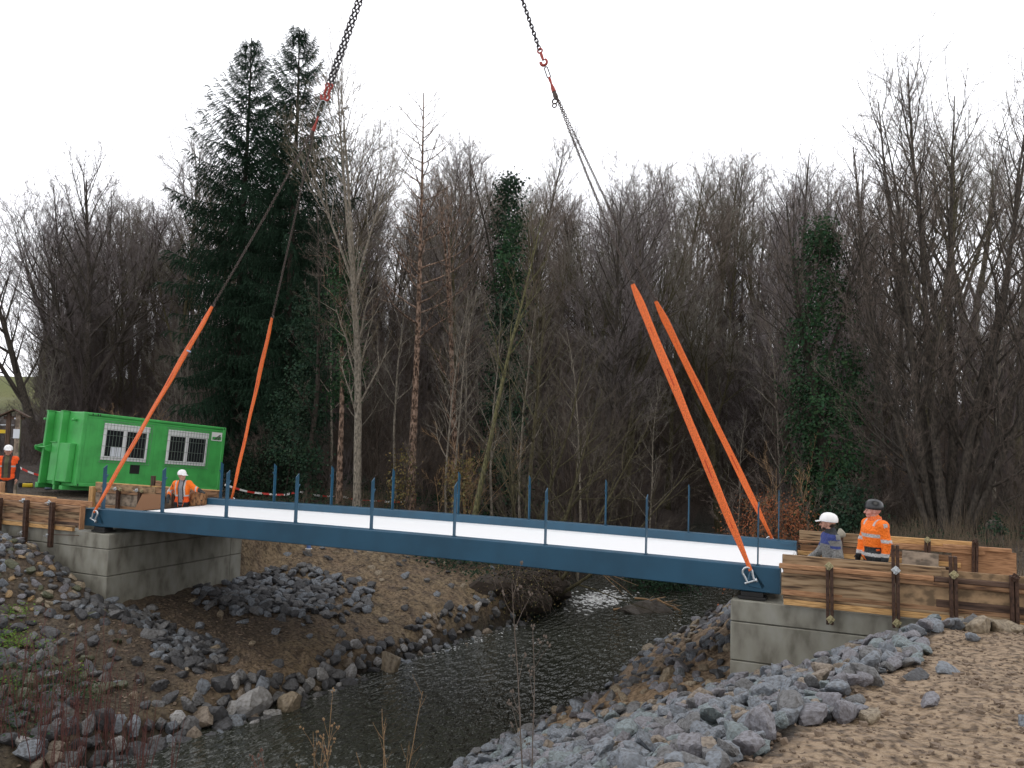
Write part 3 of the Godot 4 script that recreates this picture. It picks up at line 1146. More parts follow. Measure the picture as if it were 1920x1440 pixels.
func build_rigging() -> void:
	var rc := V(-4.76, 9.22, -2)
	var lc := V(-10.8, 9.15, -2)
	var small := link_mesh(0.074, 0.044, 0.0085)
	for q in [[V(-0.43, -0.12, 0.09), rc, "front right", "orange lifting sling from the near girder's right end up to a chain", 0.074, 0.5], [V(-0.49, -0.08, -4.07), rc, "back right", "orange twisted lifting sling behind the deck at the right end of the far girder", 0.07, 0.9], [V(-14.83, -0.13, 0.09), lc, "front left", "orange lifting sling crossing in front of the green cabin", 0.085, 0.35], [V(-14.62, -0.08, -4.07), lc, "back left", "orange lifting sling just right of the green cabin", 0.078, 0.2]]:
		var a: Vector3 = q[0]
		var dir: Vector3 = (q[1] - a).normalized()
		var len: float = a.distance_to(q[1])
		var tp: Vector3 = a + dir * len * 0.525
		var o := thing("lifting_sling", q[3], "sling", a)
		part("strap", strap(V(0, 0.06, 0), tp - a, q[4], q[5]).mesh(), M.sling_orange, o)
		for k in 5:
			# dark stitching and print along the middle of the strap
			var f := 0.16 + k * 0.16
			var side := dir.cross(V(-0.35, 0.1, 0.93)).normalized()
			var up := dir.cross(side)
			if up.z < 0:
				up = -up
			var ro: float = q[5] * (f - 0.3) + 0.08 * sin(f * 11.0)
			part("print", bx(V(0.014, 0.34, 0.004)), M.sling_print, o, T(dir * len * 0.525 * f + up * q[4] * 0.2 + V(0, 0.06 * (1 - f), 0), Basis(side, dir, up)))
		if q[2] == "front left":
			part("tie", bx(V(0.12, 0.035, 0.03), 0.01), M.pale_blue, o, T(dir * len * 0.525 * 0.78 + V(0.11, 0.0, 0.05), Basis(Vector3.BACK, -0.3)))
		# shackle in the lug at the foot
		var sh := thing("bow_shackle", "galvanised bow shackle on the %s lifting lug" % q[2], "shackle", a + V(0, -0.09, 0.0))
		var zz := 1.0 if a.z > -1.0 else -1.0
		var bow := MB.new()
		var pts := PackedVector3Array([V(-0.055, -0.02, 0), V(-0.062, 0.07, 0.0)])
		pts.append_array(arc(V(0, 0.13, 0), Vector3.RIGHT, Vector3.UP, 0.075, PI * 1.12, -PI * 0.12, 10))
		pts.append_array(PackedVector3Array([V(0.062, 0.07, 0.0), V(0.055, -0.02, 0)]))
		bow.tube(pts, even(pts.size(), 0.018), 8)
		part("bow", bow.mesh(), M.galvanised, sh, T(Vector3.ZERO, Basis(Vector3.BACK, -dir.x * 0.9)))
		var pin := MB.new()
		pin.tube(PackedVector3Array([V(-0.1, -0.02, 0), V(0.1, -0.02, 0)]), even(2, 0.016), 8)
		pin.tube(PackedVector3Array([V(0.075, -0.02, 0), V(0.1, -0.02, 0)]), even(2, 0.032), 6)
		part("pin", pin.mesh(), M.galvanised, sh, T(Vector3.ZERO, Basis(Vector3.BACK, -dir.x * 0.9)))
		# the thin chain above the strap
		var ch := tag(part("leg_chain", fine_chain(tp - dir * 0.02, q[1] - dir * 0.25, small, 0.05), M.chain_rust, self) as Node3D, "thin rusty chain above the %s sling" % q[2], "chain")
		ch.set_meta("kind", "thing")
		var hook := MB.new()
		hook.tube(arc(V(0, 0, 0), side_of(dir), dir, 0.04, -PI * 0.9, PI * 0.55, 10), even(11, 0.017), 6)
		tag(part("sling_hook", hook.mesh(), M.chain_rust, self, T(tp + dir * 0.03)) as Node3D, "small hook joining the %s sling to its chain" % q[2], "hook")
	# heavy chains up to the crane, above the frame
	var big := link_mesh(0.118, 0.07, 0.0142, 6, 6)
	var crane := V(-7.68, 17.2, -2.0)
	for q in [[lc, "left", 0.9, 2], [rc, "right", 0.85, 1]]:
		var c: Vector3 = q[0]
		var dir: Vector3 = (crane - c).normalized()
		var side := side_of(dir)
		var o := thing("hook_coupling", "red hook coupling where the %s pair of chains meets" % q[1], "lifting hook", c)
		var n: int = q[3]
		for k in n:
			var off := side * (0.06 * (2 * k - 1) if n == 2 else 0.0) + dir * (0.62 if n == 2 else 0.5)
			var h := MB.new()
			h.tube(arc(off + dir * 0.12, side, dir, 0.068, -PI * 1.15, PI * 0.3, 14), radii(0.036, 0.022, 15), 8)
			h.tube(PackedVector3Array([off + dir * 0.17, off + dir * 0.25, off + dir * 0.36]), PackedFloat32Array([0.026, 0.032, 0.034]), 8)
			part("hook", h.mesh(), M.red_paint, o)
			var eye_ring := MB.new()
			eye_ring.tube(arc(off + dir * 0.4, side, dir, 0.05, 0, TAU, 12), even(13, 0.02), 6, false)
			part("eye", eye_ring.mesh(), M.red_paint, o)
		var ring := MB.new()
		var rp := PackedVector3Array()
		var wr := 0.1 if n == 2 else 0.035
		rp.append_array(arc(dir * (0.56 if n == 2 else 0.47), side, dir, wr, 0, PI, 6))
		rp.append_array(arc(dir * (0.3 if n == 2 else 0.27), side, dir, wr, PI, TAU, 6))
		rp.append(rp[0])
		ring.tube(rp, even(rp.size(), 0.013), 6, false)
		part("master_link", ring.mesh(), M.galvanised if n == 2 else M.chain_steel, o)
		var cp := MB.new()
		cp.tube(PackedVector3Array([dir * 0.26, dir * 0.2, dir * 0.1, Vector3.ZERO, dir * -0.1]), PackedFloat32Array([0.02, 0.032, 0.022, 0.042, 0.05]), 8)
		part("connector", cp.mesh(), M.red_paint, o)
		var sp := MB.new()
		sp.tube(PackedVector3Array([dir * -0.08, dir * -0.2, dir * -0.27]), PackedFloat32Array([0.038, 0.055, 0.042]), 8)
		sp.tube(arc(dir * -0.3 - side * 0.05, side, dir, 0.055, 0, TAU, 10), even(11, 0.017), 6, false)
		sp.tube(arc(dir * -0.38 - side * 0.085, side, dir, 0.045, 0, TAU, 10), even(11, 0.015), 6, false)
		part("shortener", sp.mesh(), M.chain_rust, o)
		for k in n:
			var off := side * (0.06 * (2 * k - 1) if n == 2 else 0.0)
			var hc := thing("hoist_chain", "heavy dark hoist chain above the %s hook%s" % [q[1], "" if n == 1 else [", left strand of two", ", right strand of two"][k]], "chain", c + off + dir * (1.04 if n == 2 else 0.92))
			var L := 4.6
			var cnt := int(L / 0.088)
			for j in cnt:
				part("link", big, M.chain_steel, hc, T(dir * (0.06 + j * 0.088), look(dir, 0.35 + (PI / 2 if j % 2 else 0.0))))


func side_of(dir: Vector3) -> Vector3:
	return dir.cross(V(0, 0.1, 1)).normalized()


# ---------------------------------------------------------------- concrete and timber
func bd(o: Node3D, called: String, a: Vector3, b: Vector3, m: String, bev := 0.006, turn := Vector3.ZERO) -> MeshInstance3D:
	# a board between two corners given in world axes
	var c := (a + b) * 0.5
	return part(called, bx((b - a).abs(), bev), M[m], o, T(c - o.position, Basis.from_euler(turn)))


func abutment(side: String, x: float, s: float) -> void:
	# s = -1: runs to the left, +1: to the right; x is the face towards the stream
	var o := thing("abutment", "grey cast concrete abutment with three lift joints under the %s end of the bridge" % side, "abutment", V(x, -2.6, 0.1))
	var ys := [-2.9, -1.46, -0.86, -0.52]
	for k in 3:
		var y0: float = ys[k]
		var y1: float = ys[k + 1]
		bd(o, "wing_wall", V(x, y0, 0.1), V(x + s * 5.0, y1 - 0.012, -0.32), "concrete", 0.014)
		bd(o, "front_wall", V(x + s * 0.003, y0, -0.322), V(x + s * 1.35, y1 - 0.012, -3.778), "concrete", 0.014)
		bd(o, "wing_wall", V(x, y0, -3.78), V(x + s * 5.0, y1 - 0.012, -4.2), "concrete", 0.014)
	bd(o, "back_wall", V(x + s * 1.0, -0.528, -0.34), V(x + s * 1.35, -0.3, -3.76), "concrete", 0.012)


func plate_nut(o: Node3D, p: Vector3, m := "brass_plate", diamond := true) -> void:
	var q := part("anchor_plate", bx(V(0.095, 0.095, 0.012), 0.003), M[m], o, T(p - o.position, Basis(Vector3.BACK, PI / 4 if diamond else R(0, 1))))
	var w := MB.new()
	w.tube(PackedVector3Array([V(0, 0, 0), V(0, 0, 0.04)]), PackedFloat32Array([0.035, 0.022]), 8)
	w.tube(PackedVector3Array([V(0, 0, 0.03), V(0, 0, 0.11)]), even(2, 0.009), 6)
	w.box(T(V(0, 0, 0.022), Basis(Vector3.BACK, 0.3)), V(0.11, 0.022, 0.02), 0.004)
	w.box(T(V(0, 0, 0.02), Basis(Vector3.BACK, 1.9)), V(0.1, 0.02, 0.018), 0.004)
	part("wing_nut", w.mesh(), M[m], q)


func waler(o: Node3D, x: float, z: float, y0: float, y1: float, dirz := 1.0, lean := 0.0) -> void:
	# an upright of two rusty channels with a slot between them
	for k in [-1.0, 1.0]:
		part("upright", bx(V(0.046, y1 - y0, 0.09), 0.006), M.rusty_steel, o, T(V(x + k * 0.029, (y0 + y1) * 0.5, z + dirz * 0.046) - o.position, Basis(Vector3.BACK, lean)))


func build_formwork() -> void:
	# right, towards the photographer
	var o := thing("timber_formwork", "stained timber formwork on the right, nearest the camera", "formwork", V(0.04, -0.62, 0.14))
	bd(o, "board", V(0.04, 0.0, 0.055), V(2.28, 0.235, 0.1), "old_timber", 0.006, V(0, 0, -0.002))
	bd(o, "board", V(2.22, 0.01, 0.105), V(4.5, 0.2, 0.125), "plywood", 0.003)
	bd(o, "rail", V(0.0, 0.035, 0.105), V(2.12, 0.105, 0.2), "orange_board", 0.008)
	bd(o, "rail", V(2.125, 0.035, 0.13), V(4.5, 0.105, 0.205), "dark_timber", 0.008)
	bd(o, "rail", V(0.06, -0.035, 0.105), V(2.12, 0.033, 0.185), "brown_timber", 0.008)
	bd(o, "rail", V(2.1, -0.035, 0.13), V(4.5, 0.033, 0.19), "brown_timber", 0.008)
	bd(o, "panel", V(0.03, -0.385, 0.102), V(1.62, -0.037, 0.13), "old_timber", 0.004)
	bd(o, "panel", V(1.625, -0.385, 0.102), V(4.5, -0.037, 0.128), "plywood", 0.004)
	bd(o, "board", V(0.05, -0.37, 0.131), V(0.9, -0.29, 0.142), "orange_board", 0.003, V(0, 0, -0.012))
	bd(o, "board", V(2.15, -0.32, 0.13), V(4.5, -0.22, 0.155), "dark_timber", 0.004)
	bd(o, "board", V(0.7, -0.385, 0.131), V(4.5, -0.325, 0.148), "brown_timber", 0.004)
	bd(o, "board", V(0.06, -0.425, 0.105), V(4.5, -0.387, 0.17), "old_timber", 0.004)
	bd(o, "board", V(0.07, -0.515, 0.105), V(2.32, -0.428, 0.175), "fresh_timber", 0.006)
	bd(o, "board", V(2.5, -0.52, 0.105), V(4.5, -0.43, 0.175), "fresh_timber", 0.006)
	for q in [[0.73, 0.13, -0.72], [1.62, 0.52, -0.66], [2.36, 0.42, -0.6], [3.1, 0.22, -0.6], [3.9, 0.25, -0.6]]:
		waler(o, q[0], 0.206, q[2], q[1], 1.0, 0.012)
	plate_nut(o, V(0.72, 0.145, 0.315))
	plate_nut(o, V(1.62, 0.165, 0.315), "galvanised")
	plate_nut(o, V(2.36, 0.17, 0.315))
	plate_nut(o, V(3.1, 0.2, 0.315), "rusty_steel", false)
	plate_nut(o, V(0.745, -0.635, 0.31), "brass_plate", false)
	plate_nut(o, V(1.635, -0.585, 0.31), "brass_plate", false)
	# right, far side
	o = thing("timber_formwork", "timber formwork behind the two men on the right", "formwork", V(0.05, -0.5, -4.1))
	bd(o, "board", V(0.03, 0.02, -4.16), V(1.3, 0.2, -4.12), "old_timber")
	bd(o, "board", V(1.2, 0.08, -4.2), V(3.1, 0.2, -4.13), "fresh_timber")
	bd(o, "rail", V(0.02, -0.05, -4.15), V(1.5, 0.01, -4.05), "brown_timber")
	bd(o, "rail", V(1.32, -0.02, -4.13), V(3.3, 0.08, -4.04), "orange_board")
	bd(o, "rail", V(2.6, 0.06, -4.1), V(3.72, 0.13, -4.02), "orange_board")
	bd(o, "board", V(0.05, -0.2, -4.17), V(3.2, -0.08, -4.13), "brown_timber")
	bd(o, "board", V(0.0, -0.27, -4.12), V(0.6, -0.2, -3.98), "fresh_timber", 0.006, V(0, 0.05, 0.01))
	bd(o, "board", V(0.7, -0.29, -4.14), V(2.9, -0.2, -4.06), "fresh_timber")
	bd(o, "board", V(0.05, -0.5, -4.17), V(3.2, -0.31, -4.13), "dark_timber")
	bd(o, "panel", V(2.75, -0.5, -4.12), V(3.8, 0.055, -4.095), "orange_board")
	for q in [[0.8, 0.14], [2.33, 0.18], [3.12, 0.2]]:
		waler(o, q[0], -4.03, -0.52, q[1], 1.0, -0.02)
	plate_nut(o, V(2.33, 0.2, -3.93))
	plate_nut(o, V(3.12, 0.22, -3.93), "rusty_steel", false)
	var rb := thing("wide_board", "loose grey board leaning on the far right formwork", "board", V(2.2, -0.32, -3.85))
	part("board", bx(V(0.62, 0.3, 0.03), 0.005), M.grey_board, rb, T(V(0, 0.14, 0), Basis.from_euler(V(-0.18, 0, -0.03))))
	part("knot", bx(V(0.025, 0.018, 0.006), 0.002), M.dark_timber, rb, T(V(0.03, 0.15, 0.014), Basis.from_euler(V(-0.18, 0, 0))))
	var rag := MB.new()
	rag.lathe([Vector2(0.0, 0.0), Vector2(0.09, 0.02), Vector2(0.11, 0.1), Vector2(0.07, 0.18), Vector2(0.03, 0.24), Vector2(0.0, 0.25)], 9, T(V(0.83, 0.12, -3.98), Basis(Vector3.BACK, 0.2)), V(0.8, 0.75, 0.7))
	tag(part("work_glove", rag.mesh(), M.rag, self) as Node3D, "grey work glove stuck on a rusty upright of the right formwork", "glove")
	# left, towards the photographer
	o = thing("timber_formwork", "stained timber formwork on the left wing wall, below the person in an open vest", "formwork", V(-16.5, -0.9, 0.14))
	bd(o, "board", V(-19.5, 0.05, 0.06), V(-14.9, 0.17, 0.1), "orange_board", 0.006)
	bd(o, "board", V(-18.8, 0.1, -0.02), V(-16.2, 0.19, 0.03), "fresh_timber", 0.006)
	bd(o, "rail", V(-19.5, -0.09, 0.102), V(-15.15, 0.048, 0.2), "brown_timber", 0.008)
	bd(o, "panel", V(-19.5, -0.25, 0.102), V(-15.2, -0.092, 0.13), "old_timber")
	bd(o, "panel", V(-19.5, -0.4, 0.1), V(-15.2, -0.253, 0.128), "brown_timber")
	bd(o, "board", V(-16.0, -0.4, 0.13), V(-15.2, -0.33, 0.16), "dark_timber")
	bd(o, "board", V(-19.5, -0.44, 0.11), V(-15.3, -0.4, 0.18), "old_timber", 0.004)
	bd(o, "board", V(-19.5, -0.53, 0.105), V(-15.38, -0.442, 0.18), "fresh_timber", 0.006)
	bd(o, "stud", V(-15.145, -0.47, 0.09), V(-15.1, 0.06, 0.21), "orange_board")
	for q in [[-17.78, 0.1], [-16.85, 0.1], [-15.98, 0.1]]:
		waler(o, q[0], 0.203, -0.93, q[1], 1.0, 0.015)
		plate_nut(o, V(q[0] - 0.09, 0.09, 0.27), "galvanised", false)
		plate_nut(o, V(q[0] - 0.07, -0.66, 0.27), "galvanised", false)
	for q in [[-15.12, -0.62, 0.06], [-18.4, -0.75, 0.09]]:
		bd(o, "tie_bar", V(q[0] - 0.9, q[1] - 0.008, 0.2), V(q[0], q[1] + 0.008, 0.216), "dark_timber", 0.002, V(0, 0, 0.05))
	# left, far side, in front of the cabin
	o = thing("timber_formwork", "timber formwork in front of the green cabin", "formwork", V(-17.5, -0.7, -4.05))
	bd(o, "board", V(-19.8, -0.02, -4.1), V(-17.4, 0.165, -4.05), "plywood")
	bd(o, "board", V(-17.38, 0.0, -4.1), V(-15.1, 0.17, -4.05), "brown_timber")
	bd(o, "cap", V(-19.8, 0.168, -4.14), V(-17.6, 0.2, -4.05), "fresh_timber", 0.004)
	bd(o, "cap", V(-17.55, 0.173, -4.14), V(-15.0, 0.2, -4.05), "fresh_timber", 0.004)
	bd(o, "rail", V(-19.7, -0.1, -4.09), V(-15.2, -0.022, -4.02), "brown_timber")
	bd(o, "panel", V(-19.8, -0.45, -4.11), V(-15.2, -0.105, -4.07), "grey_board")
	bd(o, "panel", V(-19.8, -0.85, -4.11), V(-15.2, -0.455, -4.07), "brown_timber")
	bd(o, "stud", V(-20.0, -0.7, -4.12), V(-19.83, 0.06, -4.0), "fresh_timber")
	bd(o, "board", V(-19.4, -0.62, -4.06), V(-17.4, -0.55, -3.9), "fresh_timber", 0.006, V(0, 0.03, 0.0))
	for q in [-18.75, -17.9, -16.6]:
		waler(o, q, -4.015, -0.8, 0.05)
		plate_nut(o, V(q - 0.08, 0.055, -3.92), "galvanised", false)
		plate_nut(o, V(q + 0.12, 0.045, -3.92), "brass_plate", false)
	var lb := thing("wide_board", "loose brown board leaning askew on the left formwork", "board", V(-17.33, -0.55, -3.72))
	part("board", prism([V(-0.52, 0, 0), V(0.42, 0.02, 0), V(0.55, 0.56, 0), V(-0.33, 0.53, 0)], V(0, 0, -0.03)), M.orange_board, lb, T(Vector3.ZERO, Basis(Vector3.RIGHT, -0.22)))
	for k in 3:
		part("nail", bx(V(0.012, 0.012, 0.012)), M.dark_timber, lb, T(V(0.36 + 0.04 * k, 0.12 + 0.16 * k, -0.03 - 0.03 * k)))
	var st := thing("timber_offcut", "tall dark offcut standing on the left formwork cap", "timber", V(-17.55, 0.2, -4.1))
	part("block", bx(V(0.12, 0.28, 0.09), 0.006), M.dark_timber, st, T(V(0, 0.142, 0), Basis(Vector3.BACK, 0.03)))
	st = thing("timber_offcut", "short brown offcut lying beside the tall offcut on the left formwork", "timber", V(-17.32, 0.2, -4.1))
	part("block", bx(V(0.2, 0.14, 0.09), 0.006), M.brown_timber, st, T(V(0, 0.075, 0), Basis(Vector3.BACK, -0.12)))
	var lg := thing("timber_log", "upright brown log under the gloved hand of the man by the cabin", "log", V(-15.36, -1.0, -3.62))
	var lm := MB.new()
	lm.lathe([Vector2(0.0, 0.0), Vector2(0.2, 0.0), Vector2(0.225, 0.5), Vector2(0.235, 0.9), Vector2(0.22, 1.12), Vector2(0.17, 1.21), Vector2(0.0, 1.22)], 18, T(Vector3.ZERO))
	part("bark", lm.mesh(), M.log_wood, lg)
	for q in [V(0.1, 1.02, 0.21), V(-0.1, 0.92, 0.2), V(0.2, 0.95, 0.1)]:
		part("knot", bx(V(0.05, 0.035, 0.03), 0.01), M.dark_timber, lg, T(q))
	var stake := thing("timber_post", "squared timber post in front of the person in an open vest", "post", V(-18.85, -0.6, -0.5))
	part("post", bx(V(0.13, 1.0, 0.1), 0.008), M.orange_board, stake, T(V(0, 0.5, 0), Basis(Vector3.BACK, -0.02)))
	part("batten", bx(V(0.09, 0.95, 0.05), 0.006), M.dark_timber, stake, T(V(-0.14, 0.47, 0.02), Basis(Vector3.BACK, 0.01)))


# ---------------------------------------------------------------- the green site cabin
func build_cabin() -> void:
	var A := V(-22.79, -0.17, -5.75)
	var X := V(0.1758, -0.0721, -0.9818).normalized()
	var Z := X.cross(Vector3.UP).normalized()
	var Y := Z.cross(X)
	var o := thing("site_cabin", "bright green steel site cabin with two barred white windows", "site cabin", A, Basis(X, Y, Z))
	var L := 5.7
	var box := func(called: String, a: Vector3, b: Vector3, m: String, bev := 0.01, par: Node3D = null) -> MeshInstance3D:
		var pr := o if par == null else par
		return part(called, bx((b - a).abs(), bev), M[m], pr, T((a + b) * 0.5))
	box.call("wall", V(0.06, 0.12, -2.36), V(L - 0.02, 2.4, -0.025), "green_paint", 0.02)
	box.call("roof", V(0.02, 2.4, -2.4), V(L, 2.5, 0.0), "green_paint", 0.03)
	box.call("floor_frame", V(0.02, 0.0, -2.4), V(L, 0.13, 0.0), "green_paint", 0.02)
	for q in [[0.0, -0.16], [L - 0.14, -0.16], [0.0, -2.4], [L - 0.14, -2.4]]:
		box.call("corner_post", V(q[0], 0.02, q[1]), V(q[0] + 0.14, 2.5, q[1] + 0.163), "green_paint", 0.02)
	for q in [[0.3, 2.44], [0.48, 2.44], [0.56, 2.44], [0.09, 0.06], [L - 0.1, 0.06], [L - 0.1, 2.44]]:
		box.call("slot", V(q[0] - 0.018, q[1] - 0.035, 0.0), V(q[0] + 0.018, q[1] + 0.035, 0.006), "black", 0.0)
	box.call("seam", V(0.16, 2.33, -0.024), V(L - 0.16, 2.345, -0.014), "green_paint", 0.004)
	# fine upright pressing lines of the wall sheets
	for k in 22:
		var x := 0.28 + k * 0.243
		box.call("sheet_edge", V(x, 0.14, -0.0248), V(x + 0.008, (0.8 if (x > 0.62 and x < 2.5) or (x > 3.1 and x < 5.0) else 2.32), -0.0205), "green_paint", 0.0)
	for q in [[0.76, 2.44, 1.53], [3.2, 4.91, 4.0]]:
		var x0: float = q[0]
		var x1: float = q[1]
		var xm: float = q[2]
		var w: MeshInstance3D = box.call("window", V(x0, 0.94, -0.03), V(x1, 2.19, 0.012), "window_white", 0.012)
		var sub := func(called: String, a: Vector3, b: Vector3, m: String, bev := 0.004) -> void:
			part(called, bx((b - a).abs(), bev), M[m], w, T((a + b) * 0.5 - w.position))
		sub.call("roller_box", V(x0 - 0.01, 2.0, 0.012), V(x1 + 0.01, 2.2, 0.03), "window_white")
		for s in [[x0 + 0.1, xm - 0.07], [xm + 0.07, x1 - 0.1]]:
			sub.call("pane", V(s[0], 1.07, 0.0125), V(s[1], 1.97, 0.016), "window_glass", 0.0)
			for e in [[V(s[0] - 0.05, 1.02, 0.012), V(s[0], 2.0, 0.028)], [V(s[1], 1.02, 0.012), V(s[1] + 0.05, 2.0, 0.028)], [V(s[0], 1.02, 0.012), V(s[1], 1.07, 0.0275)], [V(s[0], 1.97, 0.012), V(s[1], 1.998, 0.0275)]]:
				sub.call("sash", e[0], e[1], "window_white")
		if x0 < 1.0:
			sub.call("paper", V(1.06, 1.08, 0.0165), V(1.26, 1.4, 0.02), "paper", 0.0)
			sub.call("paper", V(1.275, 1.08, 0.0165), V(1.44, 1.4, 0.0195), "paper", 0.0)
		# the steel grille in front
		var gr := MB.new()
		var k := x0 - 0.06
		while k < x1 + 0.08:
			gr.tube(PackedVector3Array([V(k, 0.84, 0.075), V(k, 2.29, 0.075)]), even(2, 0.0055), 5)
			gr.tube(PackedVector3Array([V(k, 2.27, -0.02), V(k, 2.27, 0.075)]), even(2, 0.0055), 5)
			gr.tube(PackedVector3Array([V(k, 0.86, -0.02), V(k, 0.86, 0.075)]), even(2, 0.0055), 5)
			k += 0.1205
		for y in [0.86, 1.03, 1.41, 1.79, 2.0, 2.14, 2.27]:
			gr.tube(PackedVector3Array([V(x0 - 0.08, y, 0.083), V(x1 + 0.08, y, 0.083)]), even(2, 0.0055), 5)
			for e in [x0 - 0.08, x1 + 0.08]:
				gr.tube(PackedVector3Array([V(e, y, 0.083), V(e, y, -0.02)]), even(2, 0.0055), 5)
		part("grille", gr.mesh(), M.wire, w, T(-w.position))
	var v: MeshInstance3D = box.call("vent", V(1.88, 0.52, -0.024), V(2.24, 0.83, -0.012), "black", 0.0)
	for k in 5:
		part("louvre", bx(V(0.34, 0.012, 0.01)), M.black, v, T(V(0, -0.12 + 0.06 * k, 0.008), Basis(Vector3.RIGHT, 0.5)))
	# the company board: a grey road running to a vanishing point on a pale field
	var sg: MeshInstance3D = box.call("sign_board", V(5.07, 1.95, -0.024), V(5.54, 2.28, -0.008), "tape_white", 0.003)
	part("sign_field", prism([V(-0.2, -0.13, 0), V(0.2, -0.13, 0), V(0.2, 0.0, 0), V(-0.2, -0.02, 0)], V(0, 0, 0.003)), M.green_paint, sg, T(V(0, 0, 0.008)))
	part("sign_road", prism([V(-0.15, -0.13, 0), V(-0.04, -0.13, 0), V(0.15, 0.075, 0), V(0.12, 0.085, 0)], V(0, 0, 0.004)), M.sign_grey, sg, T(V(0, 0, 0.009)))
	part("sign_road", prism([V(0.02, -0.13, 0), V(0.12, -0.13, 0), V(0.165, 0.07, 0), V(0.15, 0.08, 0)], V(0, 0, 0.0045)), M.sign_grey, sg, T(V(0, 0, 0.009)))
	# the hook-lift end
	box.call("end_wall", V(0.01, 0.1, -2.3), V(0.059, 2.42, -0.1), "green_paint", 0.008)
	for z in [-1.92, -0.98]:
		box.call("end_rib", V(-0.22, 0.0, z - 0.06), V(0.009, 2.49, z + 0.06), "green_paint", 0.012)
		box.call("rib_cap", V(-0.24, 2.49, z - 0.08), V(0.06, 2.515, z + 0.08), "green_paint", 0.004)
	for z in [-2.28, -0.45]:
		box.call("lug", V(-0.14, 2.18, z - 0.06), V(0.0, 2.26, z + 0.06), "green_paint", 0.02)
	box.call("lower_plate", V(-0.2, 0.12, -1.42), V(0.008, 1.42, -0.26), "green_paint", 0.015)
	box.call("plate_top", V(-0.23, 1.42, -1.5), V(-0.0, 1.445, -1.1), "green_paint", 0.005)
	var hk := MB.new()
	hk.tube(PackedVector3Array([V(-0.3, 1.24, -2.2), V(-0.3, 1.24, -1.45)]), even(2, 0.035), 8)
	part("hook_bar", hk.mesh(), M.green_paint, o)
	for z in [-2.18, -1.5]:
		part("hook_cheek", prism([V(-0.4, 1.26, z), V(0.0, 1.42, z), V(0.0, 1.0, z), V(-0.36, 1.14, z)], V(0, 0, 0.05)), M.green_paint, o)
	box.call("hook_plate", V(-0.34, 1.28, -2.25), V(0.0, 1.3, -1.95), "green_paint", 0.005)
	for z in [-2.1, -0.55]:
		box.call("skid", V(-0.18, -0.14, z - 0.1), V(L - 0.3, -0.003, z + 0.1), "green_paint", 0.01)
	for q in [[-0.1, -2.36], [-0.1, -1.2]]:
		box.call("foot", V(q[0], -0.17, q[1]), V(q[0] + 0.3, 0.02, q[1] + 0.12), "green_paint", 0.01)


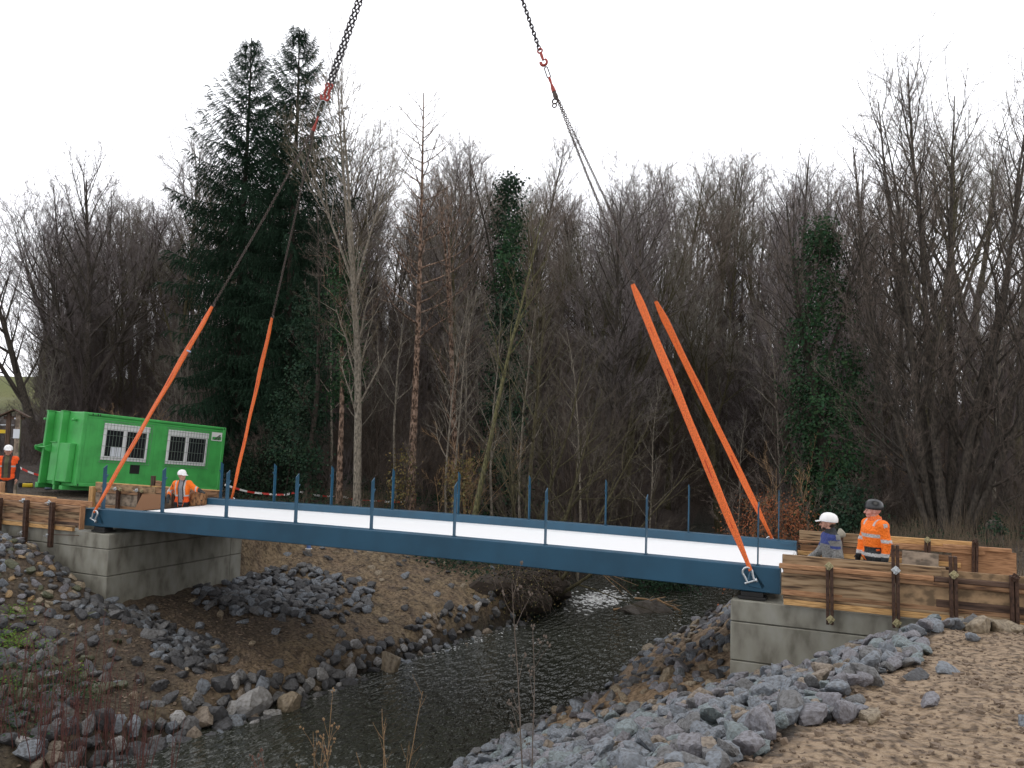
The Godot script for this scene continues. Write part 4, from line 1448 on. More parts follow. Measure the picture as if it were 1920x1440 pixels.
# ---------------------------------------------------------------- people
func flesh(m: MB, bones: Array, cell: float, k: float, paint: Callable) -> void:
	# one smooth skin over tapered bones [a, b, ra, rb, tag]: smooth minimum of capsule distances, meshed by surface nets
	var lo := V(1e9, 1e9, 1e9)
	var hi := -lo
	for b in bones:
		var r := maxf(b[2], b[3]) + k + cell * 2.0
		for q in [b[0], b[1]]:
			lo = lo.min(q - Vector3.ONE * r)
			hi = hi.max(q + Vector3.ONE * r)
	var nx := int((hi.x - lo.x) / cell) + 2
	var ny := int((hi.y - lo.y) / cell) + 2
	var nz := int((hi.z - lo.z) / cell) + 2
	var F := PackedFloat32Array()
	F.resize(nx * ny * nz)
	F.fill(1.0)
	var who := PackedInt32Array()
	who.resize(nx * ny * nz)
	var best := PackedFloat32Array()
	best.resize(nx * ny * nz)
	best.fill(1.0)
	for bi in bones.size():
		var b: Array = bones[bi]
		var a: Vector3 = b[0]
		var ab: Vector3 = b[1] - a
		var l2 := maxf(ab.length_squared(), 1e-9)
		var ra: float = b[2]
		var rb: float = b[3]
		var r := maxf(ra, rb) + k + cell
		var p0 := ((a.min(b[1]) - Vector3.ONE * r - lo) / cell).floor()
		var p1 := ((a.max(b[1]) + Vector3.ONE * r - lo) / cell).ceil()
		for iz in range(maxi(0, int(p0.z)), mini(nz, int(p1.z) + 1)):
			for iy in range(maxi(0, int(p0.y)), mini(ny, int(p1.y) + 1)):
				var row := (iz * ny + iy) * nx
				for ix in range(maxi(0, int(p0.x)), mini(nx, int(p1.x) + 1)):
					var p := lo + Vector3(ix, iy, iz) * cell
					var t := clampf((p - a).dot(ab) / l2, 0.0, 1.0)
					var d := p.distance_to(a + ab * t) - lerpf(ra, rb, t)
					var q := row + ix
					var f := F[q]
					if d < best[q]:
						best[q] = d
						who[q] = bi
					var h := maxf(k - absf(f - d), 0.0) / k
					F[q] = minf(f, d) - h * h * k * 0.25
	var idx := {}
	var base := m.v.size()
	var s := [0, 1, nx, nx + 1, nx * ny, nx * ny + 1, nx * ny + nx, nx * ny + nx + 1]
	var edges := [[0, 1], [2, 3], [4, 5], [6, 7], [0, 2], [1, 3], [4, 6], [5, 7], [0, 4], [1, 5], [2, 6], [3, 7]]
	for iz in nz - 1:
		for iy in ny - 1:
			var row := (iz * ny + iy) * nx
			for ix in nx - 1:
				var q := row + ix
				var f0 := F[q]
				if f0 > cell * 2.0 or f0 < -cell * 2.0:
					continue
				var neg := 0
				for c in 8:
					if F[q + s[c]] < 0.0:
						neg += 1
				if neg == 0 or neg == 8:
					continue
				var acc := Vector3.ZERO
				var cnt := 0
				for e in edges:
					var fa := F[q + s[e[0]]]
					var fb := F[q + s[e[1]]]
					if (fa < 0.0) != (fb < 0.0):
						var t := fa / (fa - fb)
						var ca := Vector3(e[0] & 1, (e[0] >> 1) & 1, e[0] >> 2)
						var cb := Vector3(e[1] & 1, (e[1] >> 1) & 1, e[1] >> 2)
						acc += ca.lerp(cb, t)
						cnt += 1
				var p := lo + (Vector3(ix, iy, iz) + acc / cnt) * cell
				var g := Vector3(F[q + s[1]] - f0 + F[q + s[7]] - F[q + s[6]], F[q + s[2]] - f0 + F[q + s[7]] - F[q + s[5]], F[q + s[4]] - f0 + F[q + s[7]] - F[q + s[3]])
				m.col = paint.call(p, bones[who[q]][4])
				idx[q] = m.vert(p, g.normalized())
	for q: int in idx:
		var f0 := F[q]
		for ax in 3:
			var st: int = [1, nx, nx * ny][ax]
			var su: int = [nx, nx * ny, 1][ax]
			var sv: int = [nx * ny, 1, nx][ax]
			var f1 := F[q + st]
			if (f0 < 0.0) == (f1 < 0.0):
				continue
			if not (idx.has(q - su) and idx.has(q - sv) and idx.has(q - su - sv)):
				continue
			var a: int = idx[q]
			var b: int = idx[q - su]
			var c: int = idx[q - su - sv]
			var d: int = idx[q - sv]
			if f0 < 0.0:
				m.i.append_array(PackedInt32Array([a, c, b, a, d, c]))
			else:
				m.i.append_array(PackedInt32Array([a, b, c, a, c, d]))


func hand_bones(w: Vector3, dir: Vector3, palm: Vector3, curl: float, out: Array, thumb_side: float) -> void:
	# a palm, four fingers of unequal length and a thumb; palm is the way the palm faces
	dir = dir.normalized()
	var side := dir.cross(palm).normalized() * thumb_side
	palm = side.cross(dir).normalized() * signf(side.cross(dir).dot(palm))
	out.append([w, w + dir * 0.05, 0.03, 0.03, "hand"])
	for k in 4:
		var off := side * (0.03 - 0.02 * k)
		var k0 := w + dir * 0.085 + off
		out.append([w + dir * 0.02 + off * 0.7, k0, 0.017, 0.013, "hand"])
		var fl: float = [0.07, 0.08, 0.075, 0.058][k]
		var d := dir
		var p := k0
		for j in 3:
			d = (d + palm * curl * 0.55).normalized()
			var e: Vector3 = p + d * fl * [0.46, 0.3, 0.24][j]
			out.append([p, e, 0.0105 - 0.0008 * j, 0.0098 - 0.0008 * j, "hand"])
			p = e
	var tb := w + dir * 0.03 + side * 0.028
	var td := (dir * 0.6 + side * 0.75 + palm * 0.35).normalized()
	out.append([w + dir * 0.01 + side * 0.012, tb, 0.017, 0.015, "hand"])
	out.append([tb, tb + td * 0.035, 0.013, 0.012, "hand"])
	out.append([tb + td * 0.035, tb + td * 0.035 + (td + dir * 0.6).normalized() * 0.03, 0.012, 0.01, "hand"])


func person(label: String, at: Vector3, turn: float, J: Dictionary, paint: Callable, head_yaw: float, helmet: String, skin: Color, extras: Callable, build := Vector3.ONE) -> void:
	# joints J are in the person's own axes: x to the left hand, y up, z the way the chest faces; feet at y = 0
	var o := thing("person", label, "person", at, Basis(Vector3.UP, turn).scaled_local(build))
	var m := MB.new()
	m.colored = true
	var neck: Vector3 = J.neck
	var head: Vector3 = J.head
	var B := [
		[J.hip, J.waist, 0.15, 0.14, "torso"], [J.waist, J.chest, 0.145, 0.15, "torso"],
		[J.waist + V(-0.07, 0, 0), J.chest + V(-0.1, 0, 0), 0.11, 0.12, "torso"], [J.waist + V(0.07, 0, 0), J.chest + V(0.1, 0, 0), 0.11, 0.12, "torso"],
		[J.hip + V(-0.06, -0.02, 0), J.hip + V(0.06, -0.02, 0), 0.13, 0.13, "torso"],
		[J.chest, neck, 0.14, 0.085, "torso"], [J.ls, J.rs, 0.088, 0.088, "torso"],
		[neck, head + V(0, -0.05, 0), 0.062, 0.055, "neck"],
		[J.ls, J.le, 0.078, 0.064, "arm"], [J.le, J.lw, 0.062, 0.048, "arm"],
		[J.rs, J.re, 0.078, 0.064, "arm"], [J.re, J.rw, 0.062, 0.048, "arm"],
		[J.hip + V(0.085, -0.04, 0), J.lk, 0.105, 0.07, "leg"], [J.lk, J.la, 0.07, 0.055, "leg"],
		[J.hip + V(-0.085, -0.04, 0), J.rk, 0.105, 0.07, "leg"], [J.rk, J.ra, 0.07, 0.055, "leg"],
		[J.la + V(0, -0.03, -0.03), J.la + V(0.02, -0.045, 0.15), 0.048, 0.04, "foot"], [J.ra + V(0, -0.03, -0.03), J.ra + V(-0.02, -0.045, 0.15), 0.048, 0.04, "foot"],
	]
	flesh(m, B, 0.014, 0.045, paint)
	var hb := Basis(Vector3.UP, head_yaw)
	var hp := func(x: float, y: float, z: float) -> Vector3: return head + hb * V(x, y, z)
	var Hd := [
		[hp.call(0, 0.03, -0.02), hp.call(0, 0.035, 0.015), 0.09, 0.084, "head"], [hp.call(0, -0.02, 0.01), hp.call(0, -0.075, 0.055), 0.066, 0.04, "jaw"],
		[hp.call(-0.028, -0.03, 0.055), hp.call(0.028, -0.03, 0.055), 0.038, 0.038, "cheek"], [hp.call(0, 0.01, 0.092), hp.call(0, -0.028, 0.112), 0.011, 0.017, "nose"],
		[hp.call(-0.02, -0.062, 0.083), hp.call(0.02, -0.062, 0.083), 0.012, 0.012, "mouth"], [hp.call(-0.035, 0.022, 0.078), hp.call(0.035, 0.022, 0.078), 0.015, 0.015, "brow"],
		[hp.call(0.082, 0.012, -0.012), hp.call(0.082, -0.025, -0.005), 0.016, 0.012, "ear"], [hp.call(-0.082, 0.012, -0.012), hp.call(-0.082, -0.025, -0.005), 0.016, 0.012, "ear"],
		[head + V(0, -0.12, -0.01), hp.call(0, -0.03, -0.01), 0.055, 0.06, "head"],
	]
	flesh(m, Hd, 0.0065, 0.014, func(_p: Vector3, t: String) -> Color: return skin * 0.72 if t == "mouth" else (skin * 1.04 if t == "nose" else skin))
	m.col = Color(0.03, 0.025, 0.02)
	for sx in [-1.0, 1.0]:
		m.lathe([Vector2(0, -0.007), Vector2(0.009, 0), Vector2(0, 0.007)], 8, T(hp.call(sx * 0.032, 0.004, 0.092)))
	for w in [[J.lw, J.lw - J.le, J.lp, J.lc, -1.0], [J.rw, J.rw - J.re, J.rp, J.rc, 1.0]]:
		var hbones := []
		hand_bones(w[0], w[1], w[2], w[3], hbones, w[4])
		flesh(m, hbones, 0.006, 0.01, paint)
	m.u = PackedVector2Array()
	part("body", m.mesh(), M.person, o)
	var hm := MB.new()
	hm.lathe([Vector2(0.118, 0.0), Vector2(0.121, 0.02), Vector2(0.118, 0.06), Vector2(0.1, 0.105), Vector2(0.07, 0.132), Vector2(0.03, 0.146), Vector2(0.0, 0.149)], 20, Transform3D(hb * Basis(Vector3.RIGHT, -0.06), hp.call(0, 0.03, -0.01)), V(0.92, 1.0 if helmet == "helmet_white" else 1.15, 1.12))
	if helmet == "helmet_white":
		hm.box(Transform3D(hb * Basis(Vector3.RIGHT, 0.22), hp.call(0, 0.035, 0.145)), V(0.15, 0.008, 0.075), 0.003)
	part("helmet", hm.mesh(), M[helmet], o)
	extras.call(o, hp, hb)


func stand(lean := V(0, 0, 0)) -> Dictionary:
	return {"hip": V(0, 0.94, 0), "waist": V(0, 1.09, 0) + lean * 0.25, "chest": V(0, 1.3, 0.01) + lean * 0.6, "neck": V(0, 1.49, 0.0) + lean * 0.9, "head": V(0, 1.63, 0.035) + lean, "ls": V(0.175, 1.41, 0) + lean * 0.8, "rs": V(-0.175, 1.41, 0) + lean * 0.8, "le": V(0.24, 1.13, -0.03) + lean * 0.6, "re": V(-0.24, 1.13, -0.03) + lean * 0.6, "lw": V(0.25, 0.88, 0.05) + lean * 0.4, "rw": V(-0.25, 0.88, 0.05) + lean * 0.4, "lk": V(0.1, 0.5, 0.02), "rk": V(-0.1, 0.5, 0.02), "la": V(0.11, 0.09, -0.03), "ra": V(-0.11, 0.09, -0.03), "lp": V(-1, 0, 0), "rp": V(1, 0, 0), "lc": 0.5, "rc": 0.5}


func build_people() -> void:
	var orange := Color(0.95, 0.19, 0.01)
	var hot := Color(0.95, 0.11, 0.012)
	var band := Color(0.5, 0.5, 0.5)
	var navy := Color(0.018, 0.02, 0.026)
	var skin := Color(0.56, 0.3, 0.22)
	# 1: orange jacket, black helmet, right-hand pit
	var J := stand(V(0, 0, -0.01))
	J.le = V(0.235, 1.14, -0.04)
	J.lw = V(0.25, 0.87, 0.0)
	J.re = V(-0.24, 1.13, 0.03)
	J.rw = V(-0.2, 0.9, 0.12)
	var c1 := func(p: Vector3, t: String) -> Color:
		if t == "neck":
			return skin if p.y > 1.52 else orange
		if t == "hand" or t == "foot":
			return Color(0.012, 0.012, 0.012)
		if t == "leg":
			return navy if p.y > 0.12 else Color(0.02, 0.018, 0.015)
		if t == "arm":
			if p.y < 0.97:
				return band if p.y > 0.92 else navy
			return band if absf(p.y - 1.17) < 0.022 else orange
		if p.y > 1.4 and absf(absf(p.x) - 0.12) < 0.022:
			return band
		if absf(p.y - 1.24) < 0.026 or absf(p.y - 0.93) < 0.024:
			return band
		if p.y < 1.06 and p.x > -0.03:
			return navy
		if p.y > 1.22 and p.y < 1.45 and absf(p.z) < 0.03 and p.x > 0.1:
			return band
		if p.y < 0.8:
			return navy
		return orange
	var pocket := func(o: Node3D, _hp: Callable, hb: Basis) -> void:
		part("pocket_flap", bx(V(0.012, 0.03, 0.1), 0.004), M.sling_orange, o, T(V(0.175, 1.02, 0.05), Basis(Vector3.UP, 0.35)))
		var cl := MB.new()
		cl.lathe([Vector2(0.1, 0), Vector2(0.108, 0.03), Vector2(0.092, 0.085), Vector2(0.086, 0.085)], 14, T(V(0, 1.46, -0.005)), V(1, 1, 0.9))
		part("collar", cl.mesh(), M.sling_orange, o)
	person("person in orange jacket and black helmet, standing in the right-hand pit", V(1.38, -0.86, -1.9), deg_to_rad(-58), J, c1, deg_to_rad(-22), "helmet_black", Color(0.62, 0.3, 0.24), pocket, V(1.17, 1.04, 1.17))
	# 2: grey and blue work jacket, white helmet
	J = stand(V(0, -0.02, 0.05))
	J.rs = V(-0.17, 1.38, 0.06)
	J.re = V(-0.22, 1.14, 0.14)
	J.rw = V(-0.2, 0.99, 0.34)
	J.rp = V(0.1, -1, 0)
	J.rc = 0.2
	J.le = V(0.25, 1.12, 0.0)
	J.lw = V(0.26, 0.89, 0.1)
	var grey_cloth := Color(0.19, 0.19, 0.185)
	var blue_cloth := Color(0.03, 0.05, 0.2)
	var c2 := func(p: Vector3, t: String) -> Color:
		if t == "neck":
			return skin if p.y > 1.53 else navy
		if t == "hand":
			return Color(0.05, 0.05, 0.045)
		if t == "foot":
			return Color(0.02, 0.018, 0.015)
		if t == "leg":
			return grey_cloth * 0.8
		if t == "arm":
			return blue_cloth if (p.y > 1.37 or absf(p.y - 1.26) < 0.02) else grey_cloth
		if p.y > 1.46:
			return navy
		if p.y > 1.3 and p.z > 0.03:
			return blue_cloth
		if p.x > 0.1 and p.y < 1.25 and absf(p.z - 0.02) < 0.03:
			return blue_cloth
		return grey_cloth
	var beard := func(o: Node3D, hp: Callable, hb: Basis) -> void:
		var h := MB.new()
		h.lathe([Vector2(0.0, -0.1), Vector2(0.06, -0.08), Vector2(0.088, -0.03), Vector2(0.096, 0.05), Vector2(0.06, 0.1)], 14, Transform3D(hb, hp.call(0, 0.02, -0.028)), V(0.95, 1, 0.85))
		part("hair", h.mesh(), M.hair, o)
		var b := MB.new()
		b.lathe([Vector2(0.0, -0.03), Vector2(0.036, -0.02), Vector2(0.045, 0.01), Vector2(0.04, 0.025)], 10, Transform3D(hb, hp.call(0, -0.082, 0.052)), V(1.15, 1, 1.02))
		part("beard", b.mesh(), M.hair, o)
	person("person in white helmet and grey-blue work jacket, reaching out beside the deck", V(0.76, -0.93, -0.75), deg_to_rad(-76), J, c2, deg_to_rad(-8), "helmet_white", skin, beard, V(1.06, 1.0, 1.06))
	# 3: orange jacket, white helmet, left pit
	J = stand(V(0.02, -0.03, 0.08))
	J.re = V(-0.36, 1.17, -0.02)
	J.rw = V(-0.3, 1.0, 0.17)
	J.ls = V(0.19, 1.4, 0.05)
	J.le = V(0.42, 1.26, 0.1)
	J.lw = V(0.6, 1.22, 0.2)
	J.lp = V(0, -1, 0)
	J.lc = 0.35
	J.rp = V(0.4, -0.6, -0.4)
	var c3 := func(p: Vector3, t: String) -> Color:
		if t == "neck":
			return skin if p.y > 1.48 else navy
		if t == "hand":
			return Color(0.03, 0.032, 0.035)
		if t == "foot":
			return Color(0.02, 0.018, 0.015)
		if t == "leg":
			return navy
		if t == "arm":
			if p.x > 0.5 or (p.x < -0.2 and p.z > 0.12):
				return navy
			return band if absf(absf(p.x) - 0.43) < 0.02 or (p.x < 0.0 and absf(p.z - 0.05) < 0.02) else orange
		if p.z > 0.06 and absf(p.x - 0.03) < 0.045 and p.y > 0.9:
			return Color(0.24, 0.24, 0.26)
		if p.z > 0.05 and absf(p.x - 0.03) < 0.075 and p.y > 0.9:
			return navy
		if p.y < 0.9:
			return Color(0.2, 0.21, 0.25) if p.y < 0.85 and p.y > 0.8 else Color(0.03, 0.035, 0.05)
		if absf(p.y - 1.08) < 0.022 or (p.y > 1.1 and absf(absf(p.x) - 0.12) < 0.02):
			return band
		return hot if p.y < 1.08 else orange
	var cord := func(o: Node3D, _hp: Callable, _hb: Basis) -> void:
		for q in [[0.1, 0.1], [-0.05, -0.02]]:
			var t := MB.new()
			t.tube(PackedVector3Array([V(q[0], 0.98, 0.17), V(q[0] + 0.03, 0.88, 0.2), V(q[1], 0.78, 0.19)]), even(3, 0.008), 5)
			part("jacket_cord", t.mesh(), M.sling_orange, o)
	person("person in orange jacket and white helmet leaning on the log beside the green cabin", V(-15.62, -1.0, -3.3), deg_to_rad(20), J, c3, deg_to_rad(55), "helmet_white", skin, cord)
	# 4: dark jacket under an open orange vest, at the left edge
	J = stand()
	var c4 := func(p: Vector3, t: String) -> Color:
		if t == "neck":
			return skin if p.y > 1.52 else navy
		if t == "hand":
			return skin
		if t == "foot":
			return Color(0.02, 0.018, 0.015)
		if t == "leg":
			return Color(0.035, 0.03, 0.028)
		if t == "arm":
			return navy if p.y < 1.3 or absf(p.x) > 0.25 else hot
		if p.z > 0.02 and absf(p.x) < 0.05 and p.y > 0.9:
			return Color(0.1, 0.095, 0.05)
		if p.z > 0.0 and absf(p.x) < 0.11 and p.y > 0.9:
			return Color(0.05, 0.03, 0.025)
		if p.y < 0.84:
			return Color(0.05, 0.03, 0.025)
		return band if absf(p.y - 1.22) < 0.025 else hot
	person("person in white helmet and open orange vest over dark clothes, left edge", V(-20.45, -0.52, -1.75), deg_to_rad(42), J, c4, deg_to_rad(12), "helmet_white", skin, func(_o: Node3D, _hp: Callable, _hb: Basis) -> void: pass)


# ---------------------------------------------------------------- small things
func build_small_things() -> void:
	# notice shelter
	var gy := H(-24.85, -5.0)
	var o := thing("notice_shelter", "dark wooden notice post with a little pitched roof, left of the green cabin", "notice post", V(-24.9, gy, -5.0), Basis(Vector3.UP, 0.75))
	part("post", bx(V(0.13, 2.2 - gy, 0.13), 0.01), M.dark_timber, o, T(V(-0.16, 1.1 - gy * 0.5, 0)))
	part("post", bx(V(0.15, 2.2 - gy, 0.13), 0.01), M.grey_board, o, T(V(0.12, 1.1 - gy * 0.5, 0)))
	for s in [-1.0, 1.0]:
		part("roof_slope", bx(V(0.56, 0.035, 0.5), 0.004), M.dark_timber, o, T(V(s * 0.23, 2.2 - gy, 0), Basis(Vector3.BACK, -s * 0.5)))
	part("tie_beam", bx(V(0.62, 0.1, 0.1), 0.01), M.dark_timber, o, T(V(0, 2.05 - gy, 0)))
	part("notice", bx(V(0.19, 0.31, 0.012), 0.002), M.paper, o, T(V(0.1, 1.52 - gy, 0.075)))
	part("small_sign", bx(V(0.12, 0.05, 0.012), 0.002), M.paper, o, T(V(0.06, 2.03 - gy, 0.056)))
	var y2 := H(-28.0, -6.85)
	o = thing("trail_sign", "small yellow arm sign on a thin white post at the left edge", "sign", V(-28.0, y2, -6.85), Basis(Vector3.UP, 0.7))
	part("pole", bx(V(0.045, 1.62 - y2, 0.045), 0.006), M.tape_white, o, T(V(0.13, 0.81 - y2 * 0.5, 0)))
	part("arm", bx(V(0.27, 0.13, 0.015), 0.003), M.yellow, o, T(V(-0.04, 1.54 - y2, 0.035)))
	var y3 := H(-42.5, -15.9)
	o = thing("field_rail", "pale grey tubular rail at the edge of the meadow", "railing", V(-42.5, y3, -15.9), Basis(Vector3.UP, 0.4))
	part("rail", bx(V(3.4, 0.07, 0.07), 0.02), M.galvanised, o, T(V(-0.2, 1.7 - y3, 0)))
	for x in [-1.5, 1.1]:
		part("post", bx(V(0.08, 1.7 - y3, 0.08), 0.01), M.galvanised, o, T(V(x, 0.83 - y3 * 0.5, 0)))
	# tools on the ground
	var ty := H(-26.4, -6.8)
	o = thing("power_tool", "yellow power tool lying on the ground left of the green cabin", "tool", V(-26.45, ty, -6.75), Basis(Vector3.UP, 1.0))
	part("body", bx(V(0.36, 0.14, 0.17), 0.04), M.yellow, o, T(V(0, 0.09, 0)))
	part("motor", bx(V(0.14, 0.18, 0.18), 0.04), M.black, o, T(V(-0.22, 0.1, 0)))
	part("handle", bx(V(0.22, 0.035, 0.04), 0.015), M.black, o, T(V(0.04, 0.19, 0)))
	o = thing("jerry_can", "dark blue and red canister beside the yellow tool", "canister", V(-26.1, H(-26.1, -7.1), -7.1), Basis(Vector3.UP, 0.6))
	part("can", bx(V(0.3, 0.2, 0.17), 0.03), M.tool_blue, o, T(V(0, 0.1, 0)))
	part("grip", bx(V(0.16, 0.05, 0.05), 0.015), M.tool_red, o, T(V(0.02, 0.22, 0)))
	part("spout", bx(V(0.03, 0.12, 0.03), 0.01), M.tape_white, o, T(V(0.03, 0.26, 0.02)))
	o = thing("plastic_sack", "pale blue plastic sack against the foot of the green cabin", "sack", V(-25.6, H(-25.6, -7.0), -7.0))
	var sk := MB.new()
	sk.lathe([Vector2(0, 0), Vector2(0.17, 0.02), Vector2(0.2, 0.12), Vector2(0.15, 0.25), Vector2(0.06, 0.33), Vector2(0, 0.34)], 11, T(Vector3.ZERO), V(1.1, 1, 0.85))
	part("sack", sk.mesh(), M.pale_blue, o)
	# a short blue tube below the bridge
	o = thing("ground_tube", "short blue tube in a pale stone socket on the muddy slope below the bridge", "tube", V(-13.84, H(-13.84, -6.52), -6.52))
	var tb := MB.new()
	tb.tube(PackedVector3Array([V(0.02, 0.2, 0), V(0.0, 0.55, 0)]), even(2, 0.065), 10)
	part("tube", tb.mesh(), M.tube_blue, o)
	part("ring", bx(V(0.15, 0.03, 0.15), 0.01), M.tape_white, o, T(V(0.02, 0.19, 0)))
	part("socket", stones_block[1], M.stone_pale, o, T(V(0.03, 0.08, 0), Basis().scaled(V(0.2, 0.3, 0.2))))
	# barrier tape
	var run := func(label: String, pts: Array) -> void:
		var a: Vector3 = pts[0]
		var t := thing("barrier_tape", label, "barrier tape", a)
		var n := 0
		for k in pts.size() - 1:
			var p: Vector3 = pts[k]
			var q: Vector3 = pts[k + 1]
			var c := maxi(1, int(p.distance_to(q) / 0.26))
			for j in c:
				var u := p.lerp(q, float(j) / c) + Vector3.DOWN * 0.08 * sin(PI * j / c)
				var w := p.lerp(q, float(j + 1) / c) + Vector3.DOWN * 0.08 * sin(PI * (j + 1) / c)
				var d := (w - u).normalized()
				var side := d.cross(Vector3.UP).normalized()
				part("strip", bx(V(u.distance_to(w) * 0.995, 0.075, 0.003)), M.tape_red if n % 2 else M.tape_white, t, T((u + w) * 0.5 - a, Basis(d, side.cross(d), side) * Basis(Vector3.RIGHT, 0.3 * sin(n * 0.7))))
				n += 1
	run.call("red and white barrier tape strung behind the bridge, right of the green cabin", [V(-21.6, -0.3, -11.4), V(-20.32, -0.66, -12.51), V(-19.25, -0.52, -12.95), V(-17.7, -0.66, -13.64), V(-16.4, -0.8, -14.2), V(-15.0, -0.7, -14.8)])
	run.call("red and white barrier tape between the notice post and the green cabin", [V(-26.69, 0.34, -6.44), V(-25.0, 0.0, -6.6)])
	for q in [[-19.25, -12.97, "wooden tape stake under the peak of the barrier tape"], [-15.0, -14.82, "wooden tape stake at the loose right end of the barrier tape"], [-26.72, -6.44, "wooden tape stake beside the notice post"]]:
		var y := H(q[0], q[1])
		o = thing("tape_stake", q[2], "stake", V(q[0], y, q[1]))
		var top := -0.45 if q[0] > -20 else 0.4
		part("stake", bx(V(0.05, top - y + 0.1, 0.05), 0.005), M.dark_timber, o, T(V(0, (top - y) * 0.5 - 0.05, 0)))


func build_stones() -> void:
	for k in 9:
		stones_flat.append(stone_mesh(R(0.5, 0.75), 11 + k % 5))
	for k in 8:
		stones_block.append(stone_mesh(R(0.75, 1.05), 11 + k % 5))
	var front := func(x: float) -> float:
		return lin(x, [-5.0, -4.2, -2.3, -1.1, -0.5, 0.2], [0.9, 0.85, 1.05, 1.35, 0.7, 0.42]) + 0.12 * sin(x * 4.0)
	# the riprap slope on the right
	lay_stones("riprap", V(0, -1, 4), func(x: float, z: float) -> float:
		var w := 0.25 * sin(z * 2.3) + 0.15 * sin(z * 5.1)
		if x > xe(z) + w * 0.8 or z < front.call(x) or x < xr(z) + 0.12:
			return 0.0
		return 1.0,
		-7.0, 3.0, 0.3, 9.0, 0.16, func(_x: float, z: float) -> float: return lerpf(0.245, 0.24, smoothstep(1.0, 6.0, z)), stones_flat + stones_block, ["slate_blue", "slate_violet", "slate_blue", "slate_grey", "slate_blue", "slate_green", "slate_violet", "slate_blue", "slate_grey", "slate_blue", "slate_violet", "slate_green", "slate_blue", "stone_brown"], 0.3, 300)
	lay_stones("riprap", V(0, -1, 4), func(x: float, z: float) -> float:
		return 0.0 if x > xe(z) - 0.1 or z < front.call(x) + 0.2 or x < xr(z) + 0.1 else 1.0,
		-7.5, 3.0, 0.3, 9.0, 0.31, func(_x: float, _z: float) -> float: return 0.235, stones_flat + stones_block, ["slate_blue", "slate_violet", "slate_grey", "slate_violet", "slate_green", "stone_brown", "slate_blue"], 0.62, 160)
	# loose stones in the soil and along the right waterline
	lay_stones("loose_stones", V(-2, -2, 0), func(x: float, z: float) -> float:
		var d := x - xr(z)
		if d < -0.15 or x > 4.2 or (x > -0.9 and z < 0.35):
			return 0.0
		if x > xe(z):
			return 0.006
		return 0.7 if d < 0.5 else (0.3 if z < front.call(x) else 0.0),
		-6.0, 4.2, -7.5, 9.0, 0.26, func(_x: float, _z: float) -> float: return 0.25, stones_flat + stones_block, ["slate_dark", "slate_grey", "stone_tan", "slate_violet", "slate_blue"], 0.08, 200)
	# stones against the right-hand formwork
	lay_stones("riprap", V(2, -0.5, 1), func(x: float, z: float) -> float:
		return 0.9 if z < 0.75 + 0.25 * sin(x * 3.0) and x > 1.7 else 0.0,
		1.5, 4.5, 0.36, 1.2, 0.2, func(_x: float, _z: float) -> float: return 0.36, stones_flat, ["slate_grey", "slate_violet", "slate_dark", "stone_tan"], 0.25, 60)
	# the row of blocks along the left waterline
	lay_stones("waterline_stones", V(-9, -3.3, 0), func(x: float, z: float) -> float:
		var d := xl(z) - x
		return 1.0 if d > -0.35 and d < 0.55 + 0.2 * sin(z * 1.9) and z < 4.6 else 0.0,
		-11.0, -7.5, -9.5, 4.6, 0.26, func(_x: float, z: float) -> float: return lerpf(0.3, 0.42, smoothstep(-4.0, 2.0, z)), stones_block, ["slate_grey", "slate_dark", "slate_blue", "slate_grey", "stone_pale", "stone_brown", "slate_dark", "slate_dark"], 0.2, 200)
	# the heap of dark stones under the bridge, in front of the left abutment
	lay_stones("stone_heap", V(-12, -2, -1), func(x: float, z: float) -> float:
		if x < -14.2:
			return 0.0
		var s := Vector2((x + 12.75) / 1.35, (z + 4.0 + (x + 12.75) * 0.2) / 1.25).length() - 0.12 * sin(x * 5.0) - 0.1 * sin(z * 6.0)
		if s < 1.0:
			return 1.0
		var c2 := lin(x, [-14.3, -13.2, -11.5, -10.6], [0.75, 0.1, 0.25, 0.6])
		if absf(z - c2) - 0.2 * sin(x * 3.1) < 0.55 and x < -10.8:
			return 0.85
		return 0.1 if s < 1.6 else 0.0,
		-14.3, -9.2, -6.0, 1.6, 0.18, func(_x: float, _z: float) -> float: return 0.31, stones_flat, ["slate_dark", "slate_dark", "slate_grey", "slate_blue"], 0.16, 250)
	lay_stones("loose_stones", V(-10, -2, -2), func(x: float, z: float) -> float:
		var d := xl(z) - x
		return 0.0 if d < 0.5 or (x < -14.0 and z < 0.3 and z > -4.4) else 0.12,
		-17.0, -7.5, -11.0, 2.5, 0.62, func(_x: float, _z: float) -> float: return 0.28, stones_flat + stones_block, ["slate_dark", "slate_blue", "stone_tan", "slate_grey"], 0.05, 110)
	# rubble and slabs on the near part of the left bank
	lay_stones("stone_slabs", V(-12, -2, 3), func(x: float, z: float) -> float:
		var d := xl(z) - x
		if d < 0.5 or z < 0.35:
			return 0.0
		if z > 2.5 + 0.4 * sin(x * 1.3) and d > 1.3 + 0.4 * sin(z * 3.0):
			return 0.8
		return 0.4 if d > 5.0 and d < 7.4 and z < 1.6 else 0.05,
		-19.0, -9.0, 0.3, 7.0, 0.27, func(_x: float, z: float) -> float: return lerpf(0.26, 0.42, smoothstep(1.0, 3.5, z)), stones_flat, ["slate_dark", "slate_dark", "wet_rock", "stone_moss", "slate_dark", "slate_grey"], 0.1, 290)
	lay_stones("rubble", V(-17.5, -0.9, 1), func(x: float, z: float) -> float:
		return 0.8 if z > 0.4 else 0.0,
		-20.5, -14.3, 0.35, 2.2, 0.25, func(_x: float, _z: float) -> float: return 0.25, stones_flat, ["slate_grey", "slate_violet", "stone_ochre", "slate_blue", "stone_tan"], 0.1, 120)
